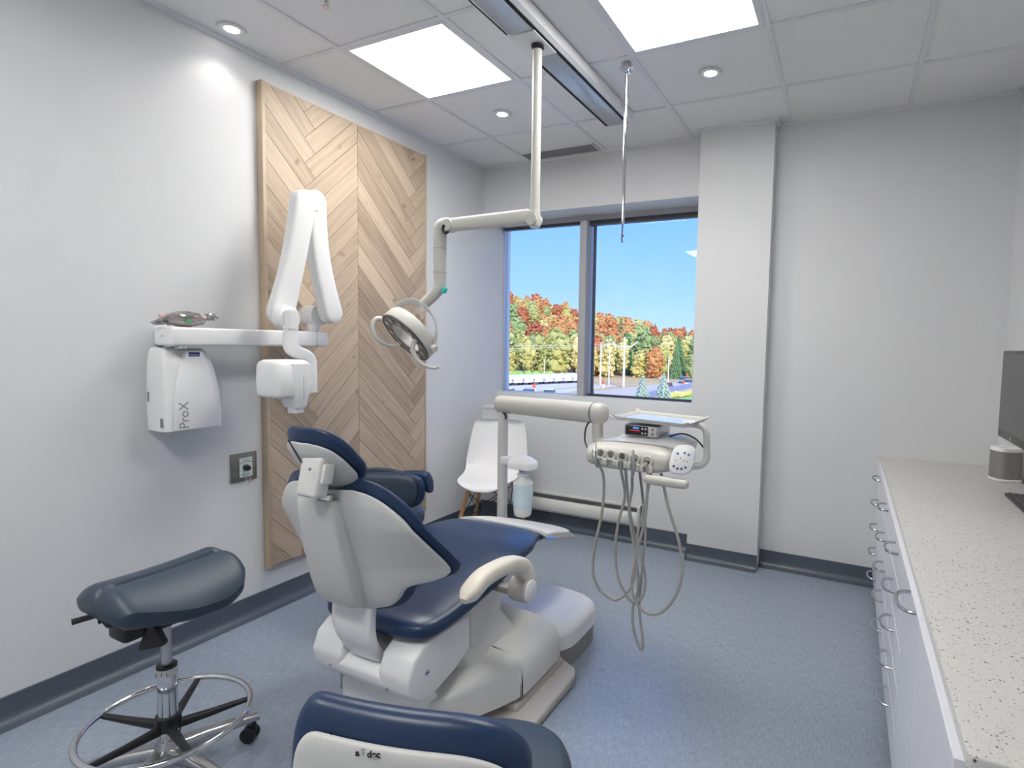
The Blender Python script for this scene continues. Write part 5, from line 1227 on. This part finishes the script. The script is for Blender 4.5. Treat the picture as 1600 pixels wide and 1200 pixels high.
def tree(key, p, h_, label=None, name=None, group=None):
    nm, lb, gp = TL.get(key, (name, label, group))
    t = thing(name or nm, label or lb, 'tree', p, group or gp); t.rotation_euler = (0, 0, rt.uniform(0, 6)); w = h_ * rt.uniform(0.85, 1.15) * (1.55 if key == 'spruce' else 1) * (0.82 if key in ('red', 'yellow', 'green') else 0.75); t.scale = (w, w, h_)
    c = bpy.data.objects.new('foliage', rt.choice(CM[key])); COL.objects.link(c); c.parent = t
    c = bpy.data.objects.new('trunk', trunk_me); COL.objects.link(c); c.parent = t
    return t
rows = [(148, 10.5), (156, 12.5), (166, 12), (178, 12), (192, 12), (208, 12), (226, 12), (246, 12), (268, 12), (292, 12), (318, 12)]
for ri, (d, hh0) in enumerate(rows):
    step = 4.9 if ri < 3 else 4.8; kmin, kmax = -0.18, (0.36 if ri in (1, 3, 6) else 0.235); k = kmin + rt.uniform(0, step / d)
    while k < kmax:
        dd = d + rt.uniform(-4, 4); p = O2 + Fw * dd + Rt * (k * dd); p.z = hz(dd, k) - 0.3
        u = rt.random()
        if ri <= 2: key = 'yellow' if u < 0.36 else 'green' if u < 0.72 else 'dark' if u < 0.80 else 'red' if u < 0.88 else 'yellow'
        elif ri <= 4: key = 'green' if u < 0.38 else 'yellow' if u < 0.56 else 'red' if u < 0.92 else 'dark'
        else: key = 'red' if u < 0.62 else 'yellow' if u < 0.78 else 'green' if u < 0.94 else 'dark'
        hgt = hh0 * rt.uniform(0.72, 1.15) * (0.9 if k > 0.12 else 1.0)
        tree(key, p, hgt); k += step / d * rt.uniform(0.8, 1.2)
tree('spruce', (-17.6, 57.8, GZ), 5.2, 'blue-green spruce outside the window, left of the two', 'spruce_tree')
tree('spruce', (-16.6, 62.3, GZ), 5.4, 'blue-green spruce outside the window, right of the two', 'spruce_tree')
# hedge in front of the forest
for i in range(7):
    x, y = -77.5 + i * 2.0, 112.5 + i * 1.75
    b = MB(); r_ = random.Random(60 + i)
    for k in range(4): b.ball((x + r_.uniform(-.9, .9), y + r_.uniform(-.5, .5), GZ + 0.8), 1.0, (1.1, 1.1, 0.85), 2, 0.12, r_)
    tag(b.build('hedge_shrub', 'hedge', smooth=False), 'bright green clipped shrub in the hedge row before the forest', 'shrub', 'hedge shrubs before the forest')
for i in range(5):
    x, y = -23.3 + i * 0.4, 86 + i * 2.0
    b = MB(); r_ = random.Random(80 + i)
    for k in range(3): b.ball((x + r_.uniform(-.5, .5), y + r_.uniform(-.6, .6), GZ + 0.5), 0.75, (1.1, 1.2, 0.7), 2, 0.12, r_)
    tag(b.build('yellow_shrub', 'yshrub', smooth=False), 'low yellow shrub on the lawn by the road', 'shrub', 'yellow shrubs on the lawn')
# utility poles
def pole(x, y, zt, r, label, cross=None):
    t = thing('utility_pole', label, 'pole', (x, y, GZ)); MB().cyl((x, y, GZ), (x, y, zt), r, r * 0.7, 10).build('shaft', 'poleconc', t)
    if cross:
        b = MB(); b.tube([(x - 2.4, y - 1.1, zt - 1.2), (x - 1.2, y - 0.5, zt - 1.9), (x, y, zt - 1.9), (x + 1.2, y + 0.5, zt - 1.9), (x + 2.4, y + 1.1, zt - 0.9)], 0.13, 8); b.build('cross_arm', 'poleconc', t)
        MB().box((x - 2.9, y - 1.3, zt - 1.2), (x - 2.2, y - 0.9, zt - 0.95)).build('street_lamp', 'cargrey', t)
    return t
pole(-38.1, 105.0, 3.05, 0.26, 'tall pale pole with crossarms above the road', True)
pole(-44.0, 106.8, 1.95, 0.18, 'slim pale pole, left of the crossarm pole')
pole(-43.2, 109.5, 0.15, 0.16, 'slim short pale pole beside the crossarm pole')
pole(-35.6, 127.5, -0.8, 0.17, 'short leaning pale pole at the far end of the road')
pole(-65.7, 121.4, -2.5, 0.13, 'thin dark pole at the forest edge, seen through the left pane')
wl = MB()
for dz in (0.0, -0.5):
    wl.tube([(-95, 75, 1.2 + dz), (-65, 92, 0.6 + dz), (-44, 106.2, 1.4 + dz), (-40.8, 103.6, 1.6 + dz)], 0.035, 5)
tag(wl.build('power_lines', 'badge'), 'thin pale power lines strung before the forest', 'power line')
# vehicles
def vehicle(p, ang, L, Wd, Hh, mat, label, name='car', group=None):
    t = thing(name, label, 'car' if name == 'car' else 'trailer', p, group); t.rotation_euler = (0, 0, ang)
    def part(n, mb, m_, ps=None):
        o_ = mb.build(n, m_); o_.parent = t; return o_
    if name == 'car':
        part('body', MB().prism([(-L / 2, 0.3), (-L / 2, 0.75), (-L * 0.28, 0.85), (L * 0.3, 0.85), (L / 2, 0.7), (L / 2, 0.3)], 'y', -Wd / 2, Wd / 2, 0.08), mat)
        part('cabin', MB().prism([(-L * 0.36, 0.82), (-L * 0.24, Hh), (L * 0.12, Hh), (L * 0.26, 0.82)], 'y', -Wd / 2 + 0.1, Wd / 2 - 0.1, 0.06), 'darkgrey')
        part('roof', MB().box((-L * 0.23, -Wd / 2 + 0.14, Hh - 0.02), (L * 0.11, Wd / 2 - 0.14, Hh + 0.05), 0.02), mat)
    else:
        part('body', MB().box((-L / 2, -Wd / 2, 0.5), (L / 2, Wd / 2, Hh), 0.1), mat)
        part('side_stripe', MB().box((-L / 2 + 0.3, -Wd / 2 - 0.03, 0.9), (L / 2 - 0.3, -Wd / 2, 1.15)), 'cargrey')
    for sx_ in (-1, 1):
        for sy_ in (-1, 1): part('wheel', MB().lathe([(0, -0.1), (0.3, -0.1), (0.3, 0.1), (0, 0.1)], (sx_ * L * 0.3, sy_ * (Wd / 2 - 0.1), 0.32), (0, 1, 0), 14), 'black')
vehicle((-33.8, 79.0, GZ + .06), 2.0, 4.6, 1.8, 1.45, 'cargrey', 'grey car on the road beside the window mullion')
vehicle((-31.5, 126.5, GZ + .06), 1.7, 4.5, 1.8, 1.45, 'cargrey', 'grey car far down the road')
vehicle((-28.0, 117.3, GZ + .06), 1.7, 4.5, 1.8, 1.45, 'carwhite', 'white car following on the far road')
vehicle((-28.6, 104.0, GZ + .06), 1.7, 4.2, 1.7, 1.4, 'carred', 'red car at the right side of the far road')
vehicle((-62.0, 95.5, GZ + .06), 0.6, 4.5, 1.8, 1.4, 'cargrey', 'grey car parked before the hedge at the left')
for i in range(9):
    x = -59.5 + i * 0.95; y = 92.5 + i * 2.5
    vehicle((x, y, GZ + .05), -0.363, 5.4, 2.0, 1.9, 'carwhite', 'white van parked in the row beyond the left pane', 'van', 'white vans parked in a row')
for i in range(4):
    vehicle((-47.2 + i * 2.9, 74.5 + i * 1.3 - 3.5, GZ + .06), 1.99, 4.4, 1.8, 1.4, 'carwhite' if i % 2 else 'cargrey', ('white' if i % 2 else 'grey') + ' car parked near the building below the left pane', 'car', ('white' if i % 2 else 'grey') + ' cars parked below')
for i, (x, y) in enumerate([(-45.0, 100.5), (-40.7, 100.7), (-39.6, 134.6), (-35.2, 142.9), (-33.4, 144.5), (-27.4, 110.9), (-27.9, 98.0), (-46.6, 84)]):
    t = thing('road_marker', 'red and white striped marker post beside the road', 'marker post', (x, y, GZ), 'marker posts along the road')
    MB().cyl((x, y, GZ), (x, y, GZ + 0.7), 0.28, 0.28, 10).build('post_base', 'carwhite', t); MB().cyl((x, y, GZ + 0.7), (x, y, GZ + 1.5), 0.28, 0.2, 10).build('post_top', 'conered', t)
t = thing('billboard', 'small white roadside sign before the forest, seen through the left pane', 'sign', (-50.4, 105.9, GZ))
MB().cyl((-51.2, 105.5, GZ), (-51.2, 105.5, -4.6), 0.1).cyl((-49.6, 106.3, GZ), (-49.6, 106.3, -4.6), 0.1).build('posts', 'poleconc', t)
MB().box((-2.1, -0.08, -4.8), (2.1, 0.08, -3.3), 0.02, 1, Matrix.Rotation(0.47, 3, 'Z'), (0, 0, -4)).build('board', 'carwhite', t)
bd = t.children[-1]
for v_ in bd.data.vertices: v_.co += Vector((-50.4, 105.8, 0))
tag(MB().cyl((-21.3, 76, GZ), (-21.3, 76, GZ + 1.6), 0.14).build('lawn_post', 'carwhite'), 'small white post standing on the lawn', 'post')
